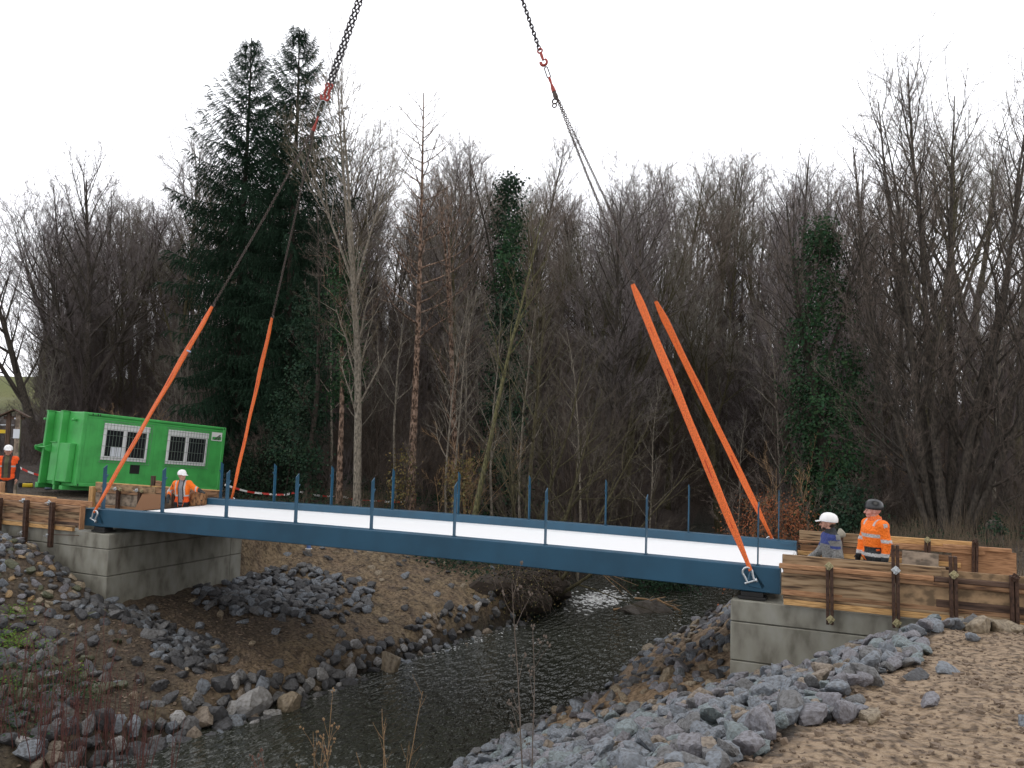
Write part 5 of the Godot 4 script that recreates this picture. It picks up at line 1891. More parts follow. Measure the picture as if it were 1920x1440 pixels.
	# single stones that stand out
	for q in [["boulder", "pale tan pointed boulder standing in the left waterline", V(-8.7, -3.5, -2.9), V(0.62, 0.85, 0.5), "stone_tan", 0.3], ["boulder", "pale grey flat-topped boulder at the left waterline, bottom left of the stream", V(-9.5, -3.4, 0.75), V(0.8, 0.6, 0.6), "stone_pale", 1.2], ["boulder", "ochre-grey split boulder at the left waterline beside the pale flat one", V(-9.15, -3.45, 0.1), V(0.65, 0.6, 0.55), "stone_tan", 2.2], ["boulder", "rounded sand-coloured boulder on the slope under the middle of the bridge", V(-12.2, -2.2, -7.6), V(0.6, 0.45, 0.5), "stone_tan", 0.8]]:
		var o := thing(q[0], q[1], "boulder", q[2], Basis(Vector3.UP, q[5]))
		part("rock", stones_block[int(q[5] * 3.0) % 8], M[q[4]], o, T(V(0, q[3].y * 0.12, 0), Basis().scaled(q[3] * 1.0)))
	# clods and pebbles too small to tell apart
	var xfs := []
	var cols := []
	for k in 9000:
		var z := R(0.3, 9.0)
		var x := R(-3.0, 5.0)
		if x < xr(z) + 0.1:
			continue
		var s := R(0.01, 0.05) * (1.0 if rng.randf() < 0.9 else 2.0)
		xfs.append(T(V(x, H(x, z) + s * 0.1, z), look(V(R(-0.4, 0.4), 1, R(-0.4, 0.4)), R(0, TAU)).scaled(V(s, s * 0.7, s))))
	copies("clods", stones_block[0], M.clod, self, xfs)
	xfs = []
	for k in 9000:
		var z := R(-12.0, 6.5)
		var x := R(-20.0, -7.0)
		if xl(z) - x < 0.3 or (x < -14.0 and z < 0.3 and z > -4.3):
			continue
		var s := R(0.02, 0.075)
		xfs.append(T(V(x, H(x, z) + s * 0.1, z), look(V(R(-0.4, 0.4), 1, R(-0.4, 0.4)), R(0, TAU)).scaled(V(s, s * 0.7, s))))
	copies("pebbles", stones_flat[0], M.clod, self, xfs)


func build_stream_things() -> void:
	# the boulder in the stream with branches washed over it
	var o := thing("stream_boulder", "large dark boulder lying in the middle of the stream", "boulder", V(-5.0, WATER - 0.1, -12.4), Basis(Vector3.UP, 0.45))
	var rk := stone_mesh(0.5, 7)
	part("rock", rk, M.wet_rock, o, T(V(0.05, 0.16, 0), Basis().scaled(V(1.95, 1.5, 1.3))))
	part("side_rock", stones_block[2], M.wet_rock, o, T(V(-0.62, 0.1, 0.42), Basis().scaled(V(0.5, 0.45, 0.45))))
	for q in [[V(-1.0, 0.12, 0.55), V(0.62, 0.5, 0.1), "bent grey driftwood branch lying over the stream boulder"], [V(-0.4, 0.48, 0.2), V(1.3, 0.5, -0.5), "thin driftwood stick on top of the stream boulder"], [V(0.3, 0.5, 0.1), V(0.95, 0.3, 0.1), "short driftwood stick at the right of the stream boulder"]]:
		var b := thing("driftwood", q[2], "branch", o.position + q[0], Basis(Vector3.UP, 0.2))
		var d: Vector3 = q[1] - q[0]
		var m := MB.new()
		var pts := polyline(Vector3.ZERO, d.normalized(), d.length(), 6, 0.12, 0.0)
		m.tube(pts, radii(0.035, 0.012, 7), 6)
		for k in 5:
			var h := along(pts, R(0.2, 0.95))
			m.tube(polyline(h[0], tilt(h[1], R(0.4, 0.9), R(0, TAU)), R(0.2, 0.5), 3, 0.2, 0.0), radii(0.01, 0.004, 4), 4)
		part("branch", m.mesh(), M.twig_tan, b)
	# overhanging clump of roots and earth at the left bank
	o = thing("bank_overhang", "dark overhanging clump of roots and earth at the left bank beside the foam", "earth bank", V(-8.5, -2.7, -10.4), Basis(Vector3.UP, 0.1))
	var earth := stone_mesh(0.8, 5)
	for q in [[V(0, 0.05, 0), V(2.2, 1.5, 2.6)], [V(0.35, -0.3, 1.2), V(1.5, 1.2, 1.3)], [V(0.55, -0.35, -1.4), V(1.6, 1.2, 1.7)], [V(-0.7, 0.1, 1.6), V(1.8, 1.1, 1.5)]]:
		part("earth", earth, M.dark_earth, o, T(q[0], Basis(Vector3.UP, R(0, TAU)).scaled(q[1])))
	var ex := []
	for k in 700:
		var d := V(R(-0.5, 1.0), R(-0.7, 1.0), R(-1.0, 1.0)).normalized()
		var s := R(0.03, 0.14)
		ex.append(T(V(0.15, 0.0, 0.0) + d * V(1.15, 0.75, 2.1) * R(0.8, 1.05), look(V(R(-1, 1), R(-1, 1), R(-1, 1)), 0.0).scaled(V(s, s * 0.8, s))))
	copies("earth_clods", stones_block[3], M.dark_earth, o, ex)
	var rm := MB.new()
	for k in 330:
		var p := V(R(-0.6, 1.0), R(-0.1, 0.65), R(-2.0, 2.2))
		var d := V(R(0.2, 1.0), R(-0.4, 0.8), R(-0.3, 0.9)).normalized()
		rm.tube(polyline(p, d, R(0.3, 0.9), 4, 0.25, -0.35), radii(R(0.006, 0.016), 0.003, 5), 3, false)
	part("roots", rm.mesh(), M.twig_brown, o)
	var lx := []
	var lc := []
	for k in 2600:
		var p := V(R(-1.0, 1.2), R(-0.6, 0.85), R(-2.4, 2.6))
		lx.append(T(p, look(V(R(-0.3, 0.9), R(-1.0, 0.3), R(-0.5, 0.9)), R(0, TAU)).scaled(V(0.03, 0.05, R(0.08, 0.22)))))
		var g := R(0.5, 1.3)
		lc.append(Color(g, g, g * 0.9))
	copies("hanging_grass", leaf_mesh, M.grass_dry, o, lx.slice(0, 1300), lc.slice(0, 1300))
	copies("hanging_leaves", leaf_mesh, M.ivy_dark, o, lx.slice(1300), lc.slice(1300))
	# a fallen branch trailing in the water behind
	o = thing("fallen_branch", "pale fallen branch trailing into the stream from the left bank", "branch", V(-8.0, -2.4, -14.0))
	var fm := MB.new()
	for k in 6:
		fm.tube(polyline(V(R(-0.2, 0.2), R(-0.1, 0.2), 0), V(1.0, -0.35 + R(-0.2, 0.2), 0.1 + R(-0.3, 0.3)).normalized(), R(1.4, 2.6), 6, 0.1, -0.02), radii(0.022, 0.005, 7), 4, false)
	part("branch", fm.mesh(), M.twig_tan, o)
	# flecks and rafts of foam
	var disc := MB.new()
	disc.lathe([Vector2(1.0, 0.0), Vector2(0.85, 0.12), Vector2(0.4, 0.2), Vector2(0.0, 0.22)], 7, T(Vector3.ZERO))
	var xfs := []
	var put := func(x: float, z: float, s: float) -> void:
		if x > xl(z) + 0.02 and x < xr(z) - 0.02:
			xfs.append(T(V(x, WATER - 0.002, z), Basis(Vector3.UP, R(0, TAU)).scaled(V(s * R(0.7, 1.7), s * 0.3, s * R(0.5, 1.1)))))
	for k in 900:
		var p := V(-6.95 + rng.randfn() * 0.4, 0, -13.4 + rng.randfn() * 0.85)
		put.call(p.x, p.z, R(0.015, 0.06))
	for k in 420:
		var z := R(-12.5, -5.0)
		put.call(lerpf(-7.2, -6.2, rng.randf()) + rng.randfn() * 0.5, z, R(0.01, 0.035))
	for k in 480:
		put.call(R(-9.0, -3.0), R(-14.0, 2.0), R(0.01, 0.028))
	for k in 420:
		var z := R(-9.5, -2.5)
		put.call(xl(z) + absf(rng.randfn()) * 0.25 + 0.1, z, R(0.01, 0.04))
	for k in 160:
		put.call(-3.9 + rng.randfn() * 0.4, R(-13.0, -7.0), R(0.01, 0.04))
	copies("foam", disc.mesh(), M.foam, self, xfs)


func weed(label: String, at: Vector3, h: float, stems: int, spread: float, m: String, heads: bool, group := "") -> void:
	var o := thing("dry_weed", label, "dry plant", at, Basis(), group)
	for k in stems:
		var b := MB.new()
		var d := V(R(-spread, spread), 1.0, R(-spread, spread)).normalized()
		var L := h * R(0.65, 1.0)
		var pts := polyline(V(R(-0.08, 0.08), -0.1, R(-0.08, 0.08)), d, L, 9, 0.06, 0.04)
		b.tube(pts, radii(0.0062, 0.0022, 10) if m != "twig_red" else radii(0.0085, 0.003, 10), 5, false)
		for j in int(L * (7.0 if m != "twig_red" else 3.5)):
			var q := along(pts, R(0.3, 0.98))
			var sp := polyline(q[0], tilt(q[1], R(0.35, 0.8), R(0, TAU)), R(0.08, 0.4) * L * 0.45, 4, 0.14, 0.08)
			b.tube(sp, radii(0.003, 0.0012, 5), 3, false)
			if heads:
				for c in 3:
					b.lathe([Vector2(0, -0.012), Vector2(0.009, 0), Vector2(0, 0.014)], 5, T(sp[4] + V(R(-0.015, 0.015), R(-0.02, 0.02), R(-0.015, 0.015))))
		part("stem", b.mesh(), M[m], o)


func build_plants() -> void:
	# dry stalks on the near bank, in front of the water
	weed("tall brown dry stalk with seed heads in front of the stream, left of the middle", V(-3.15, H(-3.15, 7.4), 7.4), 1.95, 3, 0.07, "twig_tan", true)
	weed("branching tan dry stalk in front of the stream, bottom middle", V(-2.6, H(-2.6, 7.1), 7.1), 1.55, 5, 0.32, "twig_tan", false)
	weed("short dry stalk at the bottom of the stream", V(-3.7, H(-3.7, 7.3), 7.3), 1.35, 3, 0.15, "twig_tan", true)
	weed("thin dark stalk with black seed heads, bottom centre before the riprap", V(-0.95, H(-0.95, 8.0), 8.0), 1.75, 2, 0.04, "twig_brown", true)
	weed("yellowish single stalk on the left bank", V(-10.6, H(-10.6, 4.2), 4.2), 1.7, 1, 0.05, "twig_olive", false)
	for k in 18:
		var x := -11.6 + k * 0.12
		var z := 4.0 + 0.7 * sin(k * 2.1)
		weed("clump of dark red bare shoots on the near left bank", V(x, H(x, z), z), R(1.2, 2.1), 6, 0.22, "twig_red", k % 3 == 0, "red shoots on the left bank")
	for k in 5:
		var x := -9.9 + k * 0.3
		weed("clump of red-brown shoots standing before the lower left water", V(x, -3.5, 3.7 + 0.3 * sin(k * 3.0)), R(0.9, 1.3), 5, 0.25, "twig_red", false, "red-brown shoots by the lower left water")
	for k in 6:
		var x := -4.75 + k * 0.27
		var z := 7.5 + 0.3 * sin(k * 2.7)
		weed(["rust-red bare shoots at the bottom edge, leftmost before the water", "rust-red bare shoots at the bottom edge, second from the left", "rust-red bare shoots at the bottom edge, third from the left", "rust-red bare shoots just left of the tall brown stalk", "rust-red bare shoots at the foot of the tall brown stalk", "rust-red bare shoots left of the branching tan stalk"][k], V(x, H(x, z), z), R(0.95, 1.35), 4, 0.3, "twig_rust", k % 2 == 0)
	# low green plants on the stones
	for q in [[V(-12.9, 0, 3.4), 14, 1.0, "bright_leaf", "bright green creeping plant over the stones at the lower left edge"], [V(-12.1, 0, 3.9), 55, 1.3, "ivy_green", "dark green ivy over the stones at the lower left edge"], [V(-13.9, 0, 2.5), 9, 0.7, "bright_leaf", "small bright green tuft among the left-hand slabs"]]:
		var o := thing("creeping_plant", q[4], "plant", V(q[0].x, H(q[0].x, q[0].z), q[0].z))
		var xfs := []
		var cols := []
		for c in q[1]:
			var cx: float = R(-1, 1) * q[2]
			var cz: float = R(-1, 1) * q[2]
			for j in 45:
				var x: float = q[0].x + cx + rng.randfn() * 0.14
				var z: float = q[0].z + cz + rng.randfn() * 0.14
				xfs.append(T(V(x, H(x, z) + R(0.06, 0.26), z) - o.position, look(V(R(-0.5, 0.8), 1, R(0.0, 0.9)), R(0, TAU)).scaled(Vector3.ONE * R(0.025, 0.055))))
				var g := R(0.6, 1.3)
				cols.append(Color(g * R(0.9, 1.3), g, g * 0.8))
		copies("leaves", leaf_mesh, M[q[3]], o, xfs, cols)


# ---------------------------------------------------------------- the wood
func build_wood() -> void:
	for k in 4:
		sprays.append(make_spray(10, 0.22))
	var round_shape := func(t: float) -> float: return 0.45 + 0.75 * sin(PI * clampf(t * 0.85 + 0.12, 0, 1)) * (1.0 - 0.35 * t)
	var even_shape := func(t: float) -> float: return 1.0 - 0.72 * t
	var full_shape := func(t: float) -> float: return 1.0 - 0.4 * t
	var late_shape := func(t: float) -> float: return 0.55 + 0.5 * sin(PI * t)
	var up := Vector3.UP
	# spruces
	var boughs := []
	for k in 3:
		boughs.append(needle_branch(2.4))
	spruce("dark spruce with a broken narrow top, left of the two", Vector2(-25.6, -16.3), 20.5, V(0.1, 0, 0.4), func(t: float, az: float) -> float: return lin(t, [0.0, 0.3, 0.55, 0.72, 0.84, 0.93, 1.0], [1.6, 3.2, 3.1, 2.5, 1.7, 0.9, 0.25]), boughs)
	spruce("dark spruce with a full pointed top, right of the two", Vector2(-22.1, -15.7), 20.0, V(-0.1, 0, 0.4), func(t: float, az: float) -> float: return lin(t, [0.0, 0.3, 0.55, 0.72, 0.84, 0.93, 1.0], [1.4, 2.6, 2.6, 2.3, 1.8, 1.1, 0.25]), boughs)
	# trees that stand out
	tree("tall pale-barked bare tree with a straight clean trunk, in front of the wood", Vector2(-15.3, -11.2), {"stems": [[V(0, 0, 0), V(-0.01, 1, 0.03), 9.4, 0.155, 0.62]], "forks": [[0.97, 0.14, 0.2, 7.2, 0.08], [0.93, 0.2, 3.3, 7.4, 0.08], [0.9, 0.35, 1.7, 5.6, 0.06], [0.86, 0.3, 5.0, 5.2, 0.06]], "limbs": 15, "bare": 0.38, "a0": 0.65, "a1": 0.35, "spread": 2.7, "shape": full_shape, "trop": 0.09, "branches": 1.95, "sprays": 3.30, "spray": 0.55, "wander": 0.03, "pack": 1.0}, "bark_pale", "twig_olive")
	tree("tall bare larch with reddish bark and level side branches", Vector2(-14.55, -13.6), {"stems": [[V(0, 0, 0), V(0.01, 1, 0.03), 16.6, 0.19]], "limbs": 46, "bare": 0.42, "a0": 1.5, "a1": 1.1, "spread": 3.0, "shape": even_shape, "trop": 0.09, "branches": 1.84, "sprays": 2.25, "spray": 0.5, "wander": 0.015, "stem_up": 0.05, "lift": 0.1}, "bark_red", "twig_grey")
	var red := tree("flaky reddish trunk wrapped in ivy above, left of the pale tree", Vector2(-16.5, -11.8), {"stems": [[V(0, 0, 0), V(0.0, 1, 0.02), 10.6, 0.14]], "limbs": 12, "bare": 0.62, "a0": 1.2, "a1": 0.9, "spread": 1.8, "shape": even_shape, "trop": 0.0, "branches": 2.30, "sprays": 3.00, "spray": 0.5, "wander": 0.02}, "bark_red", "twig_brown")
	leaves(red, "ivy", [V(0, 4.2, 0), V(0, 7.0, 0.1), V(0, 9.6, 0.2)], func(t: float) -> float: return 0.75 - 0.3 * t, 70, 40, 0.1, "ivy_green", 0.2)
	var ivy2 := tree("slender ivy-covered tree between the spruces and the reddish trunk", Vector2(-18.3, -12.2), {"stems": [[V(0, 0, 0), V(0.0, 1, 0.0), 11.0, 0.15]], "limbs": 14, "bare": 0.3, "a0": 1.0, "a1": 0.6, "spread": 1.8, "shape": even_shape, "trop": 0.03, "branches": 2.30, "sprays": 3.00, "spray": 0.5}, "bark_dark", "twig_brown")
	leaves(ivy2, "ivy", [V(0, 0.5, 0), V(0, 4.0, 0.1), V(0, 8.6, 0.1)], func(t: float) -> float: return 0.45 + 0.55 * t, 110, 42, 0.1, "ivy_dark", 0.24)
	tree("bare tree with a brown trunk and upright forks, right of the larch", Vector2(-13.9, -16.1), {"stems": [[V(0, 0, 0), V(0.02, 1, 0.0), 9.0, 0.14, 0.62]], "forks": [[0.97, 0.12, 0.2, 5.8, 0.09], [0.93, 0.2, 3.3, 5.6, 0.08]], "limbs": 11, "bare": 0.4, "a0": 0.7, "a1": 0.4, "spread": 2.6, "shape": even_shape, "trop": 0.1, "branches": 2.07, "sprays": 3.30, "spray": 0.6, "wander": 0.04}, "bark_red", "twig_grey")
	var moss := tree("thin leaning trunk with yellow-green moss", Vector2(-10.8, -11.1), {"stem_up": 0.0, "stems": [[V(0, 0, 0), V(0.13, 1, 0.02), 11.8, 0.12]], "limbs": 13, "bare": 0.45, "a0": 0.8, "a1": 0.5, "spread": 2.2, "shape": even_shape, "trop": 0.08, "branches": 2.07, "sprays": 3.00, "spray": 0.5, "wander": 0.025}, "bark_moss", "twig_olive")
	leaves(moss, "ivy", [V(1.0, 9.0, 0), V(1.15, 10.4, 0.0), V(1.2, 11.6, 0.0)], func(t: float) -> float: return 0.4 - 0.15 * t, 22, 35, 0.09, "ivy_green", 0.16)
	var cone := tree("dark ivy-clad column of a tree in the middle of the wood", Vector2(-12.1, -16.7), {"stems": [[V(0, 0, 0), V(0.01, 1, 0.03), 15.6, 0.17]], "limbs": 20, "bare": 0.35, "a0": 0.9, "a1": 0.5, "spread": 2.2, "shape": even_shape, "trop": 0.05, "branches": 2.07, "sprays": 3.30, "spray": 0.6}, "bark_dark", "twig_brown")
	leaves(cone, "ivy", [V(0, 1.0, 0), V(0, 7.0, 0.1), V(0.1, 14.6, 0.3)], func(t: float) -> float: return 1.2 - 0.9 * t, 215, 45, 0.11, "ivy_dark", 0.26)
	# leaning hazels over the stream
	tree("many-stemmed hazel leaning right over the stream behind the bridge", Vector2(-9.0, -11.2), {"stems": [[V(0, 0, 0), V(0.2, 1, 0.05), 8.8, 0.11], [V(0.15, 0, 0.1), V(0.42, 1, 0.1), 7.4, 0.08], [V(-0.1, 0, 0.1), V(0.0, 1, 0.1), 7.0, 0.07], [V(0.2, 0, -0.1), V(0.65, 1, -0.1), 6.6, 0.07]], "limbs": 12, "bare": 0.2, "a0": 0.9, "a1": 0.5, "spread": 2.8, "shape": even_shape, "trop": 0.02, "branches": 1.95, "sprays": 2.70, "spray": 0.6, "wander": 0.05}, "bark_olive", "twig_dark")
	tree("low hazel with long bare rods reaching right across the stream", Vector2(-8.1, -10.6), {"stems": [[V(0, 0, 0), V(0.35, 1, 0.0), 6.8, 0.09], [V(0.1, 0, 0.1), V(0.8, 1, 0.0), 6.4, 0.08], [V(0.1, 0, 0), V(1.5, 1, -0.15), 6.2, 0.07], [V(0.0, 0, 0.1), V(-0.2, 1, 0.1), 5.2, 0.05]], "limbs": 11, "bare": 0.15, "a0": 0.85, "a1": 0.5, "spread": 2.4, "shape": even_shape, "trop": 0.02, "branches": 2.07, "sprays": 2.70, "spray": 0.55, "wander": 0.05}, "bark_olive", "twig_dark")
	# right: the ivy tree and the great many-stemmed tree
	var ir := tree("tree smothered in green ivy behind the white-helmeted man", Vector2(0.25, -15.8), {"stems": [[V(0, 0, 0), V(-0.03, 1, 0.03), 12.4, 0.24], [V(-0.1, 6.5, 0), V(0.35, 1, 0.1), 4.6, 0.1], [V(-0.1, 5.5, 0), V(-0.5, 1, 0.1), 4.6, 0.1]], "limbs": 16, "bare": 0.35, "a0": 1.1, "a1": 0.6, "spread": 3.2, "shape": even_shape, "trop": 0.05, "branches": 2.07, "sprays": 3.00, "spray": 0.6}, "bark_dark", "twig_brown")
	leaves(ir, "ivy", [V(0.2, 0.4, 0), V(0, 3.0, 0.1), V(-0.15, 6.2, 0.1), V(-0.3, 11.4, 0.3)], func(t: float) -> float: return lin(t, [0.0, 0.25, 0.45, 0.7, 0.85, 1.0], [0.9, 1.2, 1.35, 1.35, 0.9, 0.35]), 340, 46, 0.095, "ivy_green", 0.24)
	var fan := []
	for q in [[-0.34, 12.6, 0.13], [-0.2, 13.8, 0.15], [-0.08, 14.0, 0.15], [0.05, 14.2, 0.17], [0.16, 13.8, 0.16], [0.3, 13.6, 0.14], [0.46, 12.6, 0.13], [0.64, 11.0, 0.11], [-0.52, 10.0, 0.1], [0.9, 9.0, 0.09]]:
		fan.append([V(q[0] * 0.8, 0, R(-0.2, 0.2)), V(q[0] * 0.66, 1.0, R(-0.12, 0.12)), q[1], q[2]])
	tree("great many-stemmed bare tree fanning out at the right, behind the formwork", Vector2(3.55, -13.8), {"stems": fan, "limbs": 22, "bare": 0.1, "a0": 0.75, "a1": 0.4, "spread": 3.3, "shape": full_shape, "trop": 0.09, "branches": 1.84, "sprays": 2.85, "spray": 0.62, "wander": 0.05}, "bark_dark", "twig_brown")
	tree("tall dark bare tree with two trunks, just right of the ivy tree", Vector2(2.0, -19.6), {"stems": [[V(0, 0, 0), V(0.02, 1, 0), 15.2, 0.2], [V(0.3, 0, 0.1), V(0.1, 1, 0.05), 13.0, 0.15]], "limbs": 18, "bare": 0.3, "a0": 0.8, "a1": 0.4, "spread": 3.4, "shape": even_shape, "trop": 0.1, "branches": 1.95, "sprays": 3.00, "spray": 0.7}, "bark_dark", "twig_brown")
	# left: the wide crown and the leaning edge tree
	tree("wide-crowned dark bare tree above the green cabin", Vector2(-41.0, -20.6), {"stems": [[V(0, 0, 0), V(0.0, 1, 0), 16.2, 0.36], [V(0, 3.2, 0), V(-0.35, 1, 0.3), 10.5, 0.18], [V(0, 3.6, 0), V(0.3, 1, -0.5), 10.5, 0.18]], "limbs": 24, "bare": 0.22, "a0": 1.0, "a1": 0.35, "spread": 5.0, "shape": round_shape, "trop": 0.08, "branches": 1.72, "sprays": 2.85, "spray": 0.9}, "bark_dark", "twig_violet")
	tree("dark bare tree leaning left at the left edge, over the meadow", Vector2(-39.6, -17.2), {"stems": [[V(0, 0, 0), V(-0.25, 1, 0.3), 11.8, 0.3], [V(-0.5, 2.6, 0.6), V(-0.6, 1, 0.5), 8.0, 0.16]], "limbs": 20, "bare": 0.25, "a0": 0.95, "a1": 0.4, "spread": 4.2, "shape": round_shape, "trop": 0.08, "branches": 1.72, "sprays": 2.85, "spray": 0.85}, "bark_dark", "twig_violet")
	# the wood behind: a few patterns, repeated
	var pats := [
		tree("round-crowned single-trunked bare tree in the front rank, dead centre behind the bridge", Vector2(-10.5, -27.0), {"stems": [[V(0, 0, 0), V(0.02, 1, 0), 15.5, 0.22]], "limbs": 33, "bare": 0.24, "a0": 0.95, "a1": 0.5, "spread": 4.0, "shape": round_shape, "trop": 0.055, "branches": 1.88, "sprays": 3.61, "spray": 0.85}, "bark_dark", "twig_violet"),
		tree("forked grey bare tree standing back on the slope left of the right-hand slings", Vector2(-6.2, -35.0), {"stems": [[V(0, 0, 0), V(-0.04, 1, 0), 8.0, 0.25, 0.62]], "forks": [[0.97, 0.22, 0.0, 7.4, 0.13], [0.93, 0.28, 3.0, 7.4, 0.13], [0.85, 0.4, 1.6, 6.6, 0.1], [0.8, 0.4, 4.6, 6.4, 0.1]], "limbs": 15, "bare": 0.3, "a0": 0.9, "a1": 0.5, "spread": 3.0, "shape": even_shape, "trop": 0.055, "branches": 2.00, "sprays": 3.80, "spray": 0.8}, "bark_olive", "twig_grey"),
		tree("slender high-crowned bare tree just behind the two spruces", Vector2(-20.0, -30.0), {"stems": [[V(0, 0, 0), V(0.03, 1, 0.02), 16.5, 0.2]], "limbs": 31, "bare": 0.4, "a0": 0.8, "a1": 0.5, "spread": 3.2, "shape": late_shape, "trop": 0.06, "branches": 1.88, "sprays": 3.61, "spray": 0.8}, "bark_dark", "twig_brown"),
		tree("three-stemmed bare tree far back at the end of the stream", Vector2(-3.0, -38.5), {"stems": [[V(0, 0, 0), V(0.16, 1, 0), 14.5, 0.18], [V(0.2, 0, 0.1), V(-0.14, 1, 0.1), 14.0, 0.17], [V(-0.2, 0, 0), V(-0.3, 1, -0.1), 12.5, 0.14]], "limbs": 19, "bare": 0.3, "a0": 0.75, "a1": 0.5, "spread": 3.2, "shape": even_shape, "trop": 0.06, "branches": 1.88, "sprays": 3.61, "spray": 0.8}, "bark_dark", "twig_violet"),
		tree("low-branched olive bare tree behind the green cabin's right end", Vector2(-30.0, -27.0), {"stems": [[V(0, 0, 0), V(-0.03, 1, 0), 13.8, 0.17]], "limbs": 31, "bare": 0.12, "a0": 1.0, "a1": 0.5, "spread": 3.3, "shape": round_shape, "trop": 0.06, "branches": 2.00, "sprays": 3.80, "spray": 0.8}, "bark_olive", "twig_brown"),
	]
	var placed := []
	var tries := 0
	while placed.size() < 204 and tries < 16000:
		tries += 1
		var z := -22.0 - pow(rng.randf(), 0.9) * 48.0
		var x := R(-75.0, 26.0) if placed.size() < 145 else (R(-62.0, -30.0) if placed.size() < 180 else R(-14.0, 2.0))
		if x > xl(z) - 1.0 and x < xr(z) + 1.0:
			continue
		var at := seen(V(x, 4, z))
		if at.x < -120 or at.x > 2020:
			continue
		if at.x < 60 and x < -46:
			continue
		if x > -1.0 and z < -44.0 and rng.randf() < 0.4:
			continue
		var ok := true
		for q in placed:
			if q.distance_to(Vector2(x, z)) < 2.6:
				ok = false
		if not ok:
			continue
		placed.append(Vector2(x, z))
		var kind := rng.randi() % pats.size()
		var look_of: String = ["round-crowned single-trunked", "forked grey", "slender high-crowned brown", "three-stemmed", "low-branched olive"][kind]
		var place := "behind the spruces"
		if at.x < 200:
			place = "left of the green cabin"
		elif at.x < 430:
			place = "above the green cabin"
		elif at.x > 1760:
			place = "at the right edge"
		elif at.x > 1600:
			place = "behind the great many-stemmed tree"
		elif at.x > 1420:
			place = "behind the ivy-smothered tree"
		elif at.x > 1150:
			place = "behind the right-hand slings"
		elif at.x > 840:
			place = "between larch and right-hand slings"
		elif at.x > 640:
			place = "behind the pale-barked tree"
		var deep: String = ["front", "second", "third", "back"][clampi(int((-z - 22.0) / 12.0), 0, 3)]
		var side := lin(at.x, [0.0, 300.0, 900.0, 1150.0, 1500.0, 1900.0], [1.2, 1.2, 1.08, 1.18, 1.14, 1.08])
		again(pats[kind], "%s bare tree, %s rank of the wood, %s" % [look_of, deep, place], Vector2(x, z), R(0, TAU), R(0.78, 1.05) * side, "%s trees, %s rank, %s" % [look_of, deep, place])
	var pole := tree("slim pale pole of a young tree standing just right of the larch", Vector2(-13.2, -14.6), {"stems": [[V(0, 0, 0), V(0.05, 1, 0.02), 9.5, 0.06]], "limbs": 16, "bare": 0.3, "a0": 1.0, "a1": 0.6, "spread": 1.9, "shape": even_shape, "trop": 0.04, "branches": 1.5, "sprays": 1.2, "spray": 0.5, "wander": 0.06}, "bark_pale", "twig_grey", "", "tree")
	for q in [[-17.6, -14.4, "between the reddish trunk and the slender ivy tree"], [-12.6, -13.0, "left of the mossy leaning trunk"], [-11.2, -14.0, "behind the mossy leaning trunk"], [-9.9, -13.6, "left of the leaning hazel"], [-16.0, -15.0, "behind the pale-barked tree"], [-8.6, -16.0, "behind the leaning hazel"], [-13.6, -18.0, "behind the bare tree with upright forks"], [-6.8, -19.5, "left of the right-hand slings"], [-3.6, -22.0, "between the two right-hand slings"], [-10.6, -19.0, "right of the ivy-clad column"], [-15.2, -19.0, "deep behind the larch"], [-19.6, -15.5, "at the foot of the right spruce"], [5.2, -17.0, "right of the great many-stemmed tree"], [-1.5, -18.5, "left of the ivy-smothered tree"]]:
		again(pole, "slim pale pole of a young tree %s" % q[2], Vector2(q[0], q[1]), R(0, TAU), R(0.7, 1.15), "slim pale young trees in the wood")
	pole.set_meta("group", "slim pale young trees in the wood")
	# thicket: bare shrubs, brambles and saplings that read as one mass
	var clump := MB.new()
	var cs := SurfaceTool.new()
	cs.begin(Mesh.PRIMITIVE_TRIANGLES)
	for k in 9:
		var pts := polyline(V(R(-0.5, 0.5), 0, R(-0.5, 0.5)), V(R(-0.5, 0.5), 1, R(-0.5, 0.5)).normalized(), R(1.4, 3.2), 5, 0.14, 0.02)
		clump.tube(pts, radii(0.02, 0.006, 6), 3, false)
		for j in 7:
			var h := along(pts, R(0.2, 1.0))
			cs.append_from(sprays[rng.randi() % 4], 0, T(h[0], look(tilt(h[1], R(0.3, 0.9), R(0, TAU)), R(0, TAU)).scaled(Vector3.ONE * R(0.5, 0.9))))
	clump.u = PackedVector2Array()
	cs.append_from(clump.mesh(), 0, T(Vector3.ZERO))
	var cm := cs.commit()
	var sap := SurfaceTool.new()
	sap.begin(Mesh.PRIMITIVE_TRIANGLES)
	var g2 := grow({"stems": [[V(0, 0, 0), V(0.05, 1, 0), 7.5, 0.07], [V(0.2, 0, 0), V(0.25, 1, 0.1), 6.5, 0.05], [V(-0.1, 0, 0.2), V(-0.25, 1, 0.2), 6.2, 0.05], [V(0, 0, -0.2), V(0.1, 1, -0.3), 5.5, 0.04]], "limbs": 14, "bare": 0.12, "a0": 0.8, "a1": 0.45, "spread": 2.0, "shape": even_shape, "trop": 0.05, "branches": 2.0, "sprays": 2.6, "spray": 0.7})
	sap.append_from(g2[0], 0, T(Vector3.ZERO))
	sap.append_from(g2[1], 0, T(Vector3.ZERO))
	var sm2 := sap.commit()
	for q in [["thicket_brown", 170], ["thicket_violet", 190], ["twig_grey", 45]]:
		var xfs := []
		while xfs.size() < q[1]:
			var z := R(-75.0, -17.0)
			var x := R(-75.0, 26.0)
			var at := seen(V(x, 1, z))
			if x > xl(z) - 1.0 and x < xr(z) + 1.0 or at.x < -60 or at.x > 2000 or (at.x < 75 and x < -45.0) or (x < -19.0 and z > -18.0 and x > -38.0):
				continue
			xfs.append(T(V(x, H(x, z) - 0.1, z), Basis(Vector3.UP, R(0, TAU)).scaled(V(1, R(0.8, 1.3), 1) * R(0.7, 1.3))))
